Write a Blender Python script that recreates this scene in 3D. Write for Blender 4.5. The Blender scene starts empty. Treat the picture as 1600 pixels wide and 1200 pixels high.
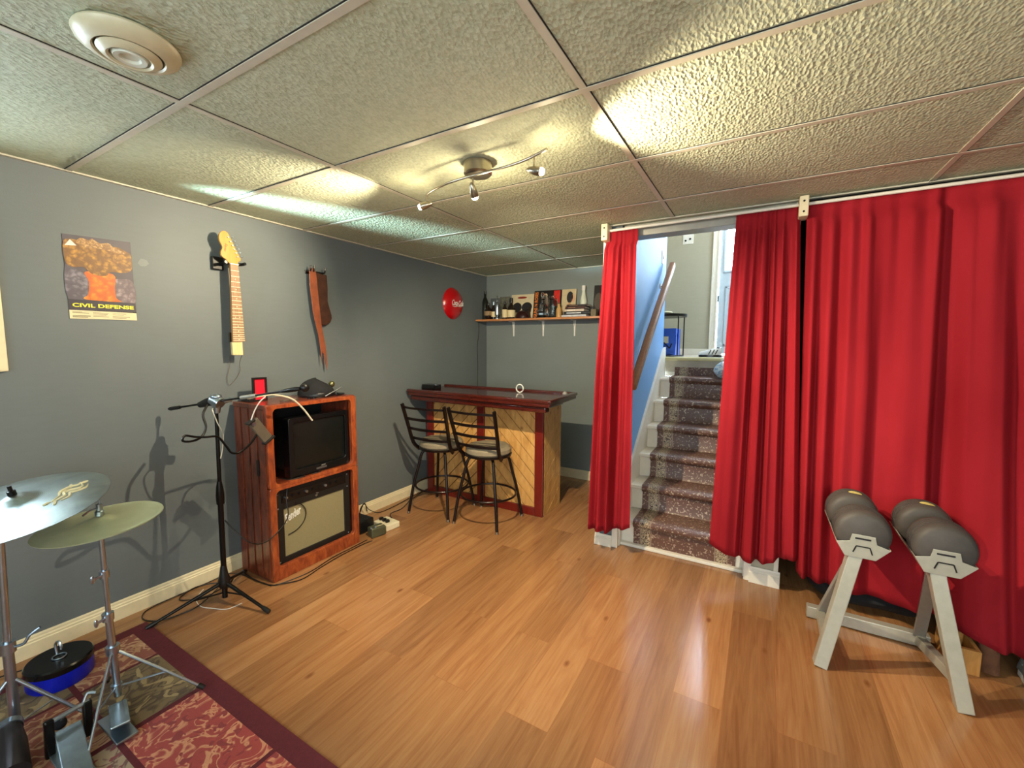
import bpy, math, random
from mathutils import Vector, Matrix
random.seed(7)
S = bpy.context.scene
COL = S.collection
PI = math.pi

# ------------------------------------------------------------------ camera
cam_d = bpy.data.cameras.new('camera'); cam = bpy.data.objects.new('camera', cam_d); COL.objects.link(cam)
F_PX, YAW, PITCH, ROLL = 666.93, -0.52813, -0.0923975, 0.00478
cam_d.sensor_width = 36.0; cam_d.lens = F_PX*36.0/1600.0; cam_d.clip_start = .02
fw = Vector((math.sin(YAW)*math.cos(PITCH), math.cos(YAW)*math.cos(PITCH), math.sin(PITCH)))
rt = Vector((math.cos(YAW), -math.sin(YAW), 0)); up = rt.cross(fw)
rt2 = rt*math.cos(ROLL)+up*math.sin(ROLL); up2 = -rt*math.sin(ROLL)+up*math.cos(ROLL)
cam.matrix_world = Matrix(((rt2.x, up2.x, -fw.x, 2.9163), (rt2.y, up2.y, -fw.y, -1.3710), (rt2.z, up2.z, -fw.z, 1.4801), (0, 0, 0, 1)))
S.camera = cam

# ------------------------------------------------------------------ world, exposure, big lights
H = 2.294
S.view_settings.view_transform = 'Standard'; S.view_settings.look = 'None'
S.view_settings.gamma = 1.0; S.view_settings.use_curve_mapping = False
S.view_settings.exposure = 0.45
w = bpy.data.worlds.new('sky'); S.world = w; w.use_nodes = True
w.node_tree.nodes['Background'].inputs[0].default_value = (.72, .86, 1, 1)
w.node_tree.nodes['Background'].inputs[1].default_value = 22.0

def lamp(name, typ, loc, aim, energy, color, **kw):
    d = bpy.data.lights.new(name, typ); d.energy = energy; d.color = color
    for k, v in kw.items(): setattr(d, k, v)
    o = bpy.data.objects.new(name, d); COL.objects.link(o); o.location = loc
    if aim is not None:
        o.rotation_euler = (Vector(aim)-Vector(loc)).to_track_quat('-Z', 'Y').to_euler()
    return o
# area lights added as fill for unseen windows behind the camera, plus stair-door daylight
lamp('daylight_rear_fill', 'AREA', (2.3, -3.35, 1.55), (2.0, 1.0, 1.1), 44, (.80, .93, 1), shape='RECTANGLE', size=2.2, size_y=1.3)
lamp('daylight_side_fill', 'AREA', (4.2, -2.2, 1.45), (2.0, 1.2, .9), 44, (.96, .97, .90), shape='RECTANGLE', size=1.4, size_y=1.2)
lamp('daylight_door_window', 'AREA', (2.85, 4.55, 2.75), (2.3, 1.6, .6), 42, (.62, .78, 1), shape='RECTANGLE', size=.7, size_y=.9)
lamp('upstairs_fill', 'AREA', (3.6, 3.55, 3.2), (2.05, 2.9, 1.9), 40, (.60, .78, 1), shape='RECTANGLE', size=1.2, size_y=1.0)  # cool fill added above the landing to light the blue stair wall
lamp('upstairs_warm_point', 'POINT', (2.6, 3.3, 3.7), None, 26, (1, .86, .62), shadow_soft_size=.08)  # warm point light above the landing, no fixture modelled
lamp('window_glint', 'SPOT', (-.05, -1.20, 1.93), (.50, .50, 2.294), 1100, (.62, .95, 1), spot_size=math.radians(17), spot_blend=1.0, shadow_soft_size=.03)  # spot added in the window recess to throw a streak along the ceiling

# ------------------------------------------------------------------ material helpers
def lin(c):
    if isinstance(c, str):
        c = c.lstrip('#'); c = [int(c[i:i+2], 16)/255 for i in (0, 2, 4)]
        c = [x/12.92 if x <= .04045 else ((x+.055)/1.055)**2.4 for x in c]
    return (*c[:3], 1)
class NT:
    def __init__(s, name):
        s.m = bpy.data.materials.new(name); s.m.use_nodes = True; s.t = s.m.node_tree
        s.b = s.t.nodes['Principled BSDF']
        s.tc = s.t.nodes.new('ShaderNodeTexCoord')
    def n(s, typ, **kw):
        x = s.t.nodes.new(typ)
        for k, v in kw.items():
            if k in x.inputs.keys(): x.inputs[k].default_value = v
            else: setattr(x, k, v)
        return x
    def l(s, a, b): s.t.links.new(a, b)
    def mapping(s, scale=(1, 1, 1), rot=(0, 0, 0), loc=(0, 0, 0), src=None):
        m = s.n('ShaderNodeMapping'); m.inputs['Scale'].default_value = scale; m.inputs['Rotation'].default_value = rot; m.inputs['Location'].default_value = loc
        s.l(src or s.tc.outputs['Object'], m.inputs['Vector']); return m.outputs[0]
    def noise(s, vec, scale, detail=3, rough=.5, dist=0):
        x = s.n('ShaderNodeTexNoise'); x.inputs['Scale'].default_value = scale; x.inputs['Detail'].default_value = detail
        x.inputs['Roughness'].default_value = rough; x.inputs['Distortion'].default_value = dist; s.l(vec, x.inputs['Vector']); return x.outputs['Fac']
    def ramp(s, fac, stops, interp='LINEAR'):
        r = s.n('ShaderNodeValToRGB'); r.color_ramp.interpolation = interp
        e = r.color_ramp.elements
        while len(e) < len(stops): e.new(.5)
        for i, (p, c) in enumerate(stops): e[i].position = p; e[i].color = lin(c)
        s.l(fac, r.inputs[0]); return r.outputs[0]
    def mix(s, fac, a, b, mode='MIX'):
        m = s.n('ShaderNodeMix'); m.data_type = 'RGBA'; m.blend_type = mode
        for sock, v in ((m.inputs[0], fac), (m.inputs[6], a), (m.inputs[7], b)):
            if isinstance(v, bpy.types.NodeSocket): s.l(v, sock)
            elif isinstance(v, (int, float)): sock.default_value = v
            else: sock.default_value = lin(v)
        return m.outputs[2]
    def bump(s, h, strength=.3, dist=.01):
        b = s.n('ShaderNodeBump'); b.inputs['Strength'].default_value = strength; b.inputs['Distance'].default_value = dist
        s.l(h, b.inputs['Height']); s.l(b.outputs[0], s.b.inputs['Normal'])
    def col(s, c):
        if isinstance(c, bpy.types.NodeSocket): s.l(c, s.b.inputs['Base Color'])
        else: s.b.inputs['Base Color'].default_value = lin(c)
    def rough(s, r): s.b.inputs['Roughness'].default_value = r
def plain(name, c, rough=.5, metal=0, var=.12, scale=30, bump=0, coat=0, stretch=(1, 1, 1), sheen=0, bscale=None):
    t = NT(name); v = t.mapping(stretch)
    f = t.noise(v, scale, 3)
    k = lin(c); lo = [x*(1-var) for x in k[:3]]; hi = [min(1, x*(1+var)) for x in k[:3]]
    t.col(t.ramp(f, [(.3, lo), (.7, hi)])); t.rough(rough); t.b.inputs['Metallic'].default_value = metal
    if coat: t.b.inputs['Coat Weight'].default_value = coat
    if sheen: t.b.inputs['Sheen Weight'].default_value = sheen
    if bump: t.bump(t.noise(v, bscale or scale*3, 4), bump, .004)
    return t.m
def wood(name, c1, c2, axis=0, rough=.35, scale=6, coat=.2, dark=None):
    t = NT(name); st = [14, 14, 14]; st[axis] = 1.0
    v = t.mapping(st); f = t.noise(v, scale, 5, .6, .8)
    stops = [(.25, c1), (.7, c2)] if not dark else [(.2, dark), (.4, c1), (.75, c2)]
    t.col(t.ramp(f, stops)); t.rough(rough); t.b.inputs['Coat Weight'].default_value = coat; t.bump(f, .08, .003); return t.m
def glassy(name, c, rough=.03):
    t = NT(name); t.b.inputs['Transmission Weight'].default_value = 1; t.col(t.ramp(t.noise(t.mapping(), 5), [(0, c), (1, c)])); t.rough(rough); t.b.inputs['IOR'].default_value = 1.45; return t.m
def emit(name, c, strength):
    t = NT(name); t.col(c); t.b.inputs['Emission Color'].default_value = lin(c); t.b.inputs['Emission Strength'].default_value = strength; return t.m

def m_floor():
    t = NT('laminate_planks'); v = t.mapping((1, 1, 1), (0, 0, PI/2))
    br = t.n('ShaderNodeTexBrick'); t.l(v, br.inputs['Vector'])
    br.offset = .37; br.inputs['Scale'].default_value = 1; br.inputs['Brick Width'].default_value = 1.22; br.inputs['Row Height'].default_value = .19
    br.inputs['Mortar Size'].default_value = .0013; br.inputs['Mortar Smooth'].default_value = .1; br.inputs['Bias'].default_value = 0
    br.inputs['Color1'].default_value = (0, 0, 0, 1); br.inputs['Color2'].default_value = (1, 1, 1, 1); br.inputs['Mortar'].default_value = (.5, .5, .5, 1)
    plank = br.outputs['Color']
    add = t.n('ShaderNodeVectorMath', operation='MULTIPLY_ADD'); t.l(plank, add.inputs[0]); add.inputs[1].default_value = (3.1, 7.7, 0); t.l(t.tc.outputs['Object'], add.inputs[2])
    g1 = t.noise(t.mapping((11, .8, 1), src=add.outputs[0]), 1.6, 6, .62, 1.4)
    g2 = t.noise(t.mapping((60, 2.0, 1), src=add.outputs[0]), 2, 4, .6, .3)
    base = t.ramp(g1, [(.24, '#926340'), (.42, '#ac7d54'), (.58, '#bb8d62'), (.78, '#c89d72')])
    tone = t.mix(.24, base, t.ramp(g2, [(.3, '#9a6436'), (.7, '#cf9d68')]))
    pl = t.ramp(plank, [(0, '#c6beb8'), (.5, '#dcd5ce'), (1, '#f0e9e2')])
    c = t.mix(1.0, tone, pl, 'MULTIPLY')
    vo = t.n('ShaderNodeTexVoronoi'); vo.inputs['Scale'].default_value = 1.0; t.l(t.mapping((5.2, 2.6, 1)), vo.inputs['Vector'])
    kn = t.ramp(vo.outputs['Distance'], [(.03, (1, 1, 1)), (.085, (0, 0, 0))])
    c = t.mix(kn, c, '#7b4d2b')
    mort = t.ramp(br.outputs['Fac'], [(0, (0, 0, 0)), (1, (.55, .55, .55))])
    c = t.mix(mort, c, '#8a5a35'); t.col(c)
    t.b.inputs['Specular IOR Level'].default_value = .62
    rr = t.ramp(g1, [(.2, (.20,)*3), (.8, (.15,)*3)]); t.l(rr, t.b.inputs['Roughness'])
    t.bump(g2, .06, .002); return t.m
def m_paint(name, c, mottle=.09):
    t = NT(name); k = lin(c)
    f = t.noise(t.mapping(), 1.3, 3, .6); f2 = t.noise(t.mapping((1, 1, 6)), 9, 3, .6)
    a = t.ramp(f, [(.3, [x*(1-mottle) for x in k[:3]]), (.7, [x*(1+mottle) for x in k[:3]])])
    t.col(t.mix(.25, a, t.ramp(f2, [(.3, [x*.9 for x in k[:3]]), (.7, [x*1.1 for x in k[:3]])])))
    t.rough(.55); t.bump(t.noise(t.mapping(), 160, 3), .12, .002); return t.m
def m_tile():
    t = NT('textured_ceiling_tile')
    v = t.mapping((60, 38, 1)); f = t.noise(v, 1.0, 4, .6, .9)
    vo = t.n('ShaderNodeTexVoronoi'); vo.inputs['Scale'].default_value = 1; t.l(t.mapping((95, 55, 1)), vo.inputs['Vector'])
    h = t.mix(.45, f, vo.outputs['Distance'])
    big = t.noise(t.mapping(), 1.1, 3)
    c = t.ramp(big, [(.3, '#b1b89c'), (.7, '#bdc3a8')])
    t.col(t.mix(.35, c, t.ramp(f, [(.35, '#969d82'), (.6, '#cbd1b8')]))); t.rough(.8); t.bump(h, .85, .010); return t.m
def m_runner():
    t = NT('brown_speckled_runner')
    v = t.mapping((1, 1, 1)); f = t.noise(v, 62, 2, .6, .5)
    sp = t.ramp(f, [(.575, '#5d4036'), (.65, '#cbb9a4')])
    base = t.mix(.25, sp, '#6b4a3f')
    sx = t.n('ShaderNodeSeparateXYZ'); t.l(t.tc.outputs['Object'], sx.inputs[0])
    a = t.n('ShaderNodeMath', operation='ABSOLUTE'); t.l(sx.outputs[0], a.inputs[0])
    band = t.ramp(a.outputs[0], [(0, (0, 0, 0)), (.212, (0, 0, 0)), (.216, (1, 1, 1)), (.278, (1, 1, 1)), (.282, (0, 0, 0))], 'CONSTANT')
    line = t.ramp(a.outputs[0], [(0, (0, 0, 0)), (.205, (1, 1, 1)), (.212, (0, 0, 0)), (.279, (1, 1, 1)), (.286, (0, 0, 0))], 'CONSTANT')
    w2 = t.noise(t.mapping((1, 1, 1)), 55, 2, .5, 2.5)
    orn = t.ramp(w2, [(.45, '#3f2923'), (.50, '#cbb999'), (.58, '#cbb999'), (.62, '#4a322a')])
    c = t.mix(band, base, orn); t.col(t.mix(line, c, '#94806d')); t.rough(.42); t.bump(f, .25, .004); return t.m
def m_rug(name, g, c1, c2, scale=9, th=.5):
    t = NT(name); f = t.noise(t.mapping((1, 1, 1)), scale, 2, .5, 1.6)
    f2 = t.noise(t.mapping((1, 1, 1), loc=(3, 1, 0)), scale*1.3, 1, .4, 2.2)
    a = t.ramp(f, [(th-.05, g), (th, c1), (th+.028, c1), (th+.05, g)])
    b = t.ramp(f2, [(.60, (0, 0, 0)), (.63, (1, 1, 1))]); t.col(t.mix(b, a, c2)); t.rough(.95)
    t.bump(t.noise(t.mapping(), 350, 2), .5, .004); t.b.inputs['Sheen Weight'].default_value = .2; return t.m
def m_curtain():
    t = NT('red_curtain_cloth'); f = t.noise(t.mapping((1, 1, .3)), 4, 3)
    t.col(t.ramp(f, [(.3, '#8c1620'), (.7, '#9f212b')])); t.rough(.85); t.b.inputs['Specular IOR Level'].default_value = .15
    wv = t.noise(t.mapping(), 420, 2); t.bump(wv, .2, .002); return t.m
def m_cabwood(nm='reddish_mottled_veneer', ks=('#2f120c', '#62291b', '#823c26', '#a85c38')):
    t = NT(nm); f = t.noise(t.mapping((5, 5, 1.6)), 3.2, 6, .65, 1.6)
    f2 = t.noise(t.mapping((26, 26, 3)), 3, 4, .6, .4)
    c = t.ramp(f, [(.28, ks[0]), (.45, ks[1]), (.6, ks[2]), (.8, ks[3])])
    t.col(t.mix(.2, c, t.ramp(f2, [(.3, '#4e2014'), (.7, '#a95a36')]))); t.rough(.3); t.b.inputs['Coat Weight'].default_value = .35; return t.m
def m_pine():
    t = NT('knotty_pine'); f = t.noise(t.mapping((9, 9, 2), (0, PI/4, 0)), 3, 4, .6, 1.0)
    vo = t.n('ShaderNodeTexVoronoi'); vo.inputs['Scale'].default_value = 7; t.l(t.mapping((1, 1, 1)), vo.inputs['Vector'])
    kn = t.ramp(vo.outputs['Distance'], [(.05, (1, 1, 1)), (.16, (0, 0, 0))])
    c = t.ramp(f, [(.25, '#a9793f'), (.5, '#cd9b58'), (.75, '#dbad6b')]); t.col(t.mix(kn, c, '#8f6135')); t.rough(.4)
    t.b.inputs['Coat Weight'].default_value = .25; return t.m
def m_cymbal(name, c1, c2, rough, metal=1):
    t = NT(name); t.b.inputs['Metallic'].default_value = metal
    f = t.noise(t.mapping((1, 1, 1)), 7, 4, .6, .6); t.col(t.ramp(f, [(.3, c1), (.7, c2)])); t.rough(rough)
    wv = t.n('ShaderNodeTexWave'); wv.wave_type = 'RINGS'; wv.rings_direction = 'Z'; wv.inputs['Scale'].default_value = 60; wv.inputs['Distortion'].default_value = .4
    t.l(t.tc.outputs['Object'], wv.inputs['Vector']); t.bump(wv.outputs['Fac'], .12, .001); return t.m

M = {}
M['floor'] = m_floor(); M['tile'] = m_tile(); M['runner'] = m_runner(); M['curtain'] = m_curtain(); M['cab'] = m_cabwood(); M['cabfront'] = m_cabwood('orange_brown_veneer', ('#4a1c10', '#8a3c20', '#ab5429', '#cc7a40')); M['pine'] = m_pine()
M['wall'] = m_paint('grey_wall_paint', '#676f71'); M['wall_back'] = m_paint('grey_back_wall_paint', '#79817f')
M['wall_blue'] = m_paint('pale_blue_wall_paint', '#78ace4', .05); M['wall_up'] = m_paint('warm_grey_wall_paint', '#aeab98', .05)
M['wall_dark'] = m_paint('dark_closet_shade', '#3a3836')  # gloom of the unlit closet is put into this dark wall colour
M['tbar'] = plain('cream_ceiling_grid_paint', '#c3beab', .45, var=.04)
M['trimwhite'] = plain('white_trim_paint', '#e2ddd0', .4, var=.03); M['creamtrim'] = plain('cream_trim_paint', '#e6d9b4', .45, var=.04)
M['darkgap'] = plain('dark_gap', '#1c1a18', .8)
M['greymetal'] = plain('grey_painted_metal', '#9b9a92', .4, .3, var=.05)
M['chrome'] = plain('chrome', '#b4c2d0', .28, 1, var=.05); M['nickel'] = plain('brushed_nickel', '#a59c8c', .28, 1, var=.06, stretch=(1, 1, 20))
M['black'] = plain('black_plastic', '#141414', .35, var=.2); M['blackmetal'] = plain('black_metal', '#121110', .3, .4, var=.2)
M['blackmat'] = plain('matte_black_cloth', '#15161a', .9, var=.25, bump=.3); M['blackgloss'] = plain('glossy_black', '#0c0d0f', .2, var=.1)
M['charcoal'] = plain('charcoal_rubber', '#4b4643', .6, var=.1); M['silver'] = plain('silver_painted_steel', '#b4b3a6', .38, .35, var=.06, bump=.05)
M['bronze'] = plain('dark_bronze_metal', '#221816', .32, .5, var=.15)
M['seat'] = plain('tan_woven_seat', '#857963', .85, var=.2, scale=14, bump=.3)
M['redwood'] = wood('cherry_stained_wood', '#38100a', '#521b12', 0, .25, coat=.5); M['redpaint'] = wood('red_stained_frame', '#60130d', '#751a11', 2, .30, coat=.4)
M['oak'] = wood('oak_rail_wood', '#7d5236', '#9c6f4b', 1, .5, coat=0)
M['shelfwood'] = wood('varnished_shelf_wood', '#a8683c', '#c98d59', 0, .35)
M['maple'] = wood('maple_wood', '#c48836', '#d69a48', 2, .25, coat=.5); M['rosewood'] = wood('brown_fretboard_wood', '#7d5c3e', '#a98460', 2, .4)
M['palewood'] = wood('pale_heel_wood', '#d9bf83', '#e8d3a0', 2, .4)
M['cream'] = plain('cream_plastic', '#e3d8b8', .4, var=.03); M['white'] = plain('white_plastic', '#e6e4dd', .35, var=.03)
M['leather'] = plain('brown_leather', '#8a4a30', .42, var=.2, scale=18, bump=.2); M['leather_dark'] = plain('dark_brown_leather', '#43261a', .45, var=.3, scale=18)
M['coke'] = plain('red_enamel', '#b50812', .18, var=.04, coat=.6); M['redpic'] = plain('bright_red_card', '#e3092d', .5, var=.03)
M['amptolex'] = plain('black_tolex', '#121312', .5, bump=.4, scale=200); M['grille'] = plain('silver_grille_cloth', '#8a8260', .7, var=.12, scale=300, bump=.2)
M['blue'] = plain('blue_plastic', '#0e22c8', .35, var=.06); M['crate'] = plain('blue_crate_plastic', '#2a62d8', .4, var=.05)
M['yellow'] = plain('yellow_ink', '#f0ea3a', .5, var=.03); M['stickery'] = plain('yellow_sticker', '#e8e48a', .5, var=.03)
M['glass'] = glassy('clear_glass', '#f2f6f5'); M['amberglass'] = plain('dark_bottle_glass', '#1d120c', .1, var=.1, coat=.5); M['greenglass'] = plain('dark_green_bottle_glass', '#10150f', .1, coat=.5)
M['label'] = plain('cream_paper_label', '#d9c99c', .7, var=.06); M['paper'] = plain('white_paper', '#e2ddd4', .7, var=.04); M['ink'] = plain('black_ink', '#17151a', .6)
M['cable'] = plain('black_cable', '#17120f', .45); M['maroon'] = plain('maroon_rug_border', '#5d1f28', .95, var=.12, scale=60, bump=.4)
M['rugcream'] = m_rug('rug_cream_leaf', '#8f4a34', '#c9a07a', '#b98a5e', 9, .52)
M['rugolive'] = m_rug('rug_olive_leaf', '#77623c', '#4f3c22', '#a08a5c', 7, .5)
M['rugred'] = m_rug('rug_red_scroll', '#a23a32', '#d08f68', '#8c2c2c', 10, .5)
M['rugbeige'] = m_rug('rug_beige_leaf', '#a08a70', '#6d4a40', '#7d3436', 9, .5)
M['cym'] = m_cymbal('polished_bronze_cymbal', '#7f8885', '#a6b0ac', .42); M['hat'] = m_cymbal('satin_bronze_cymbal', '#c6caa0', '#d6dab4', .40, .55)
M['bulb'] = emit('lit_bulb', (1, .82, .52), 60); M['bulbdim'] = emit('frosted_lamp_rim', (1, .86, .6), 1.6)
M['vent'] = plain('ivory_vent_plastic', '#cbc4a4', .35, var=.04); M['vent2'] = plain('white_vent_plastic', '#d4d8c8', .3, var=.03)
M['carpet'] = plain('beige_landing_vinyl', '#b4ab98', .6, var=.12, scale=12); M['door'] = plain('white_door_paint', '#b9c8d4', .4, var=.03)
M['greengrey'] = plain('olive_grey_plastic', '#4b4c38', .4, var=.1); M['tan'] = wood('light_plywood', '#b07a3c', '#c89450', 2, .6, coat=0); M['brown'] = plain('brown_carpet_roll', '#6a4630', .95, var=.25, bump=.5)

# ------------------------------------------------------------------ mesh helpers
class MB:
    def __init__(s): s.v = []; s.f = []; s.mi = []; s.cur = 0
    def add(s, vs, fs):
        o = len(s.v); s.v += [Vector(x) for x in vs]; s.f += [[i+o for i in f] for f in fs]; s.mi += [s.cur]*len(fs); return s
    def box(s, x0, x1, y0, y1, z0, z1, mat=None):
        vs = [Vector((x, y, z)) for x in (x0, x1) for y in (y0, y1) for z in (z0, z1)]
        if mat is not None: vs = [mat @ v for v in vs]
        return s.add(vs, [(0, 1, 3, 2), (4, 6, 7, 5), (0, 4, 5, 1), (2, 3, 7, 6), (0, 2, 6, 4), (1, 5, 7, 3)])
    def bar(s, p, q, w_, h, upv=(0, 0, 1)):
        p, q = Vector(p), Vector(q); d = (q-p); L = d.length; d.normalize()
        u = Vector(upv); a = d.cross(u)
        if a.length < 1e-4: a = d.cross(Vector((0, 1, 0)))
        a.normalize(); b = a.cross(d)
        m = Matrix(((a.x, d.x, b.x, p.x), (a.y, d.y, b.y, p.y), (a.z, d.z, b.z, p.z), (0, 0, 0, 1)))
        return s.box(-w_/2, w_/2, 0, L, -h/2, h/2, m)
    def prism(s, pts, fn0, fn1):
        n = len(pts); vs = [fn0(p) for p in pts]+[fn1(p) for p in pts]
        return s.add(vs, [list(range(n-1, -1, -1)), list(range(n, 2*n))]+[(i, (i+1) % n, n+(i+1) % n, n+i) for i in range(n)])
    def tube(s, path, r, n=8, closed=False):
        P = [Vector(p) for p in path]; m = len(P); R = r if isinstance(r, (list, tuple)) else [r]*m
        base = len(s.v); prev = None; vs = []; fs = []
        for i in range(m):
            if closed: d = P[(i+1) % m]-P[i-1]
            else: d = P[min(i+1, m-1)]-P[max(i-1, 0)]
            if d.length < 1e-9: d = Vector((0, 0, 1))
            d.normalize()
            if prev is None:
                a = d.orthogonal().normalized()
            else:
                a = (prev-d*prev.dot(d)); a = a.normalized() if a.length > 1e-6 else d.orthogonal().normalized()
            prev = a; b = d.cross(a)
            vs += [P[i]+(a*math.cos(2*PI*k/n)+b*math.sin(2*PI*k/n))*R[i] for k in range(n)]
        for i in range(m if closed else m-1):
            j = (i+1) % m
            fs += [(i*n+k, i*n+(k+1) % n, j*n+(k+1) % n, j*n+k) for k in range(n)]
        if not closed: fs += [list(range(n-1, -1, -1)), [(m-1)*n+k for k in range(n)]]
        return s.add(vs, fs)
    def cyl(s, p, q, r, n=24, r2=None): return s.tube([p, q], [r, r if r2 is None else r2], n)
    def lathe(s, prof, org=(0, 0, 0), axis=(0, 0, 1), n=32):
        ax = Vector(axis).normalized(); a = ax.orthogonal().normalized(); b = ax.cross(a); org = Vector(org); vs = []; fs = []
        for r, z in prof: vs += [org+ax*z+(a*math.cos(2*PI*k/n)+b*math.sin(2*PI*k/n))*max(r, 1e-5) for k in range(n)]
        for i in range(len(prof)-1): fs += [(i*n+k, i*n+(k+1) % n, (i+1)*n+(k+1) % n, (i+1)*n+k) for k in range(n)]
        if prof[0][0] > 1e-4: fs.append(list(range(n-1, -1, -1)))
        if prof[-1][0] > 1e-4: fs.append([(len(prof)-1)*n+k for k in range(n)])
        return s.add(vs, fs)
    def ball(s, c, r, mat=None, nu=20, nv=12):
        if not isinstance(r, (list, tuple)): r = (r, r, r)
        vs = []; fs = []; c = Vector(c)
        for j in range(nv+1):
            t = PI*j/nv
            for i in range(nu):
                p = Vector((r[0]*math.sin(t)*math.cos(2*PI*i/nu), r[1]*math.sin(t)*math.sin(2*PI*i/nu), r[2]*math.cos(t)))
                vs.append(c+(mat @ p if mat is not None else p))
        for j in range(nv):
            for i in range(nu): fs.append((j*nu+i, (j+1)*nu+i, (j+1)*nu+(i+1) % nu, j*nu+(i+1) % nu))
        return s.add(vs, fs)
    def sheet(s, fn, nu, nv):
        vs = [fn(i/nu, j/nv) for j in range(nv+1) for i in range(nu+1)]; k = nu+1
        return s.add(vs, [(j*k+i, j*k+i+1, (j+1)*k+i+1, (j+1)*k+i) for j in range(nv) for i in range(nu)])
    def build(s, name, mat, parent=None, smooth=False, bevel=0, angle=38, seg=2):
        off = Vector((0, 0, 0)); p = parent
        while p is not None: off += p.location; p = p.parent
        me = bpy.data.meshes.new(name); me.from_pydata([tuple(v-off) for v in s.v], [], s.f)
        for m in (mat if isinstance(mat, (list, tuple)) else [mat]): me.materials.append(m)
        if len(me.materials) > 1: me.polygons.foreach_set('material_index', s.mi)
        me.validate(); 
        import bmesh
        bm = bmesh.new(); bm.from_mesh(me); bmesh.ops.remove_doubles(bm, verts=bm.verts, dist=1e-6); bmesh.ops.recalc_face_normals(bm, faces=bm.faces); bm.to_mesh(me); bm.free()
        if smooth:
            me.polygons.foreach_set('use_smooth', [True]*len(me.polygons)); me.set_sharp_from_angle(angle=math.radians(angle))
        o = bpy.data.objects.new(name, me); COL.objects.link(o)
        if parent is not None: o.parent = parent
        if bevel:
            b = o.modifiers.new('edge', 'BEVEL'); b.width = bevel; b.segments = seg; b.limit_method = 'ANGLE'; b.angle_limit = math.radians(40)
        return o
def tag(o, label, cat, group=None):
    o['label'] = label; o['category'] = cat
    if group: o['group'] = group
    return o
def thing(name, label, cat, loc=(0, 0, 0), group=None):
    o = bpy.data.objects.new(name, None); o.empty_display_size = .05; COL.objects.link(o); o.location = loc; return tag(o, label, cat, group)
def struct(o): o['kind'] = 'structure'; return o
def put(o, loc):
    """give a single-mesh thing its origin at its base"""
    off = Vector(loc); o.data.transform(Matrix.Translation(-off)); o.location = off; return o
def smoothpath(pts, n=6, closed=False):
    P = [Vector(p) for p in pts]; out = []; m = len(P)
    for i in range(m if closed else m-1):
        if closed: p0, p1, p2, p3 = P[i-1], P[i], P[(i+1) % m], P[(i+2) % m]
        else: p0, p1, p2, p3 = P[max(i-1, 0)], P[i], P[i+1], P[min(i+2, m-1)]
        for k in range(n):
            t = k/n
            out.append(.5*((2*p1)+(-p0+p2)*t+(2*p0-5*p1+4*p2-p3)*t*t+(-p0+3*p1-3*p2+p3)*t**3))
    if not closed: out.append(P[-1])
    return out
def text_part(name, s, size, mat, org, right, upv, parent, shear=0, depth=.0006, width=None, bold=0):
    c = bpy.data.curves.new(name, 'FONT'); c.body = s; c.size = size; c.shear = shear; c.extrude = depth; c.offset = bold; c.resolution_u = 4
    c.align_x = 'CENTER'; c.align_y = 'CENTER'
    o = bpy.data.objects.new(name, c); COL.objects.link(o); bpy.context.view_layer.update()
    me = bpy.data.meshes.new_from_object(o.evaluated_get(bpy.context.evaluated_depsgraph_get()))
    bpy.data.objects.remove(o); bpy.data.curves.remove(c)
    r = Vector(right).normalized(); u = Vector(upv).normalized(); n = r.cross(u)
    xs = [v.co.x for v in me.vertices]; k = 1 if not width else width/(max(xs)-min(xs))
    off = Vector((0, 0, 0)); p = parent
    while p is not None: off += p.location; p = p.parent
    for v in me.vertices:
        v.co = Vector(org)+r*v.co.x*k+u*v.co.y+n*v.co.z-off
    me.materials.clear(); me.materials.append(mat)
    b = bpy.data.objects.new(name, me); COL.objects.link(b); b.parent = parent; return b

# ------------------------------------------------------------------ the setting
YB = 3.007; XR = 4.32; YR = -3.45; YC = 1.62
struct(MB().box(-.12, 4.42, YR-.1, 3.12, -.08, 0).build('floor', M['floor']))
# ceiling tiles with the gridded bars
mb = MB()
mb.box(-.12, 4.42, YR-.1, YC+.02, H+.004, H+.06); mb.box(-.12, 1.96, YC+.02, 3.12, H+.004, H+.06)
ceil = struct(mb.build('ceiling', M['tile']))
mb = MB()
gx = [1.161+1.22*i for i in range(-1, 3)]; gy = [(k-1)*.61 for k in range(-4, 6)]
for x in gx:
    if x > 0: mb.box(x-.012, x+.012, YR, YC if x > 1.93 else YB, H, H+.006)
for y in gy:
    mb.box(0, XR if y < YC else 1.93, y-.012, y+.012, H-.0005, H+.0055)
struct(mb.build('trim_1', M['tbar']))
mb = MB()
for x in gx:
    if x > 0: mb.box(x+.0122, x+.0155, YR, YC if x > 1.93 else YB, H+.002, H+.005)
for y in gy: mb.box(0, XR if y < YC else 1.93, y-.0155, y-.0122, H+.002, H+.005)
struct(mb.build('trim_2', M['darkgap']))
mb = MB(); mb.box(0, .022, YR, YB, H-.003, H+.004); mb.box(0, 1.93, YB-.022, YB, H-.003, H+.004); mb.box(1.93, XR, YC-.045, YC-.02, H-.003, H+.004)
struct(mb.build('trim_3', M['tbar']))
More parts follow.
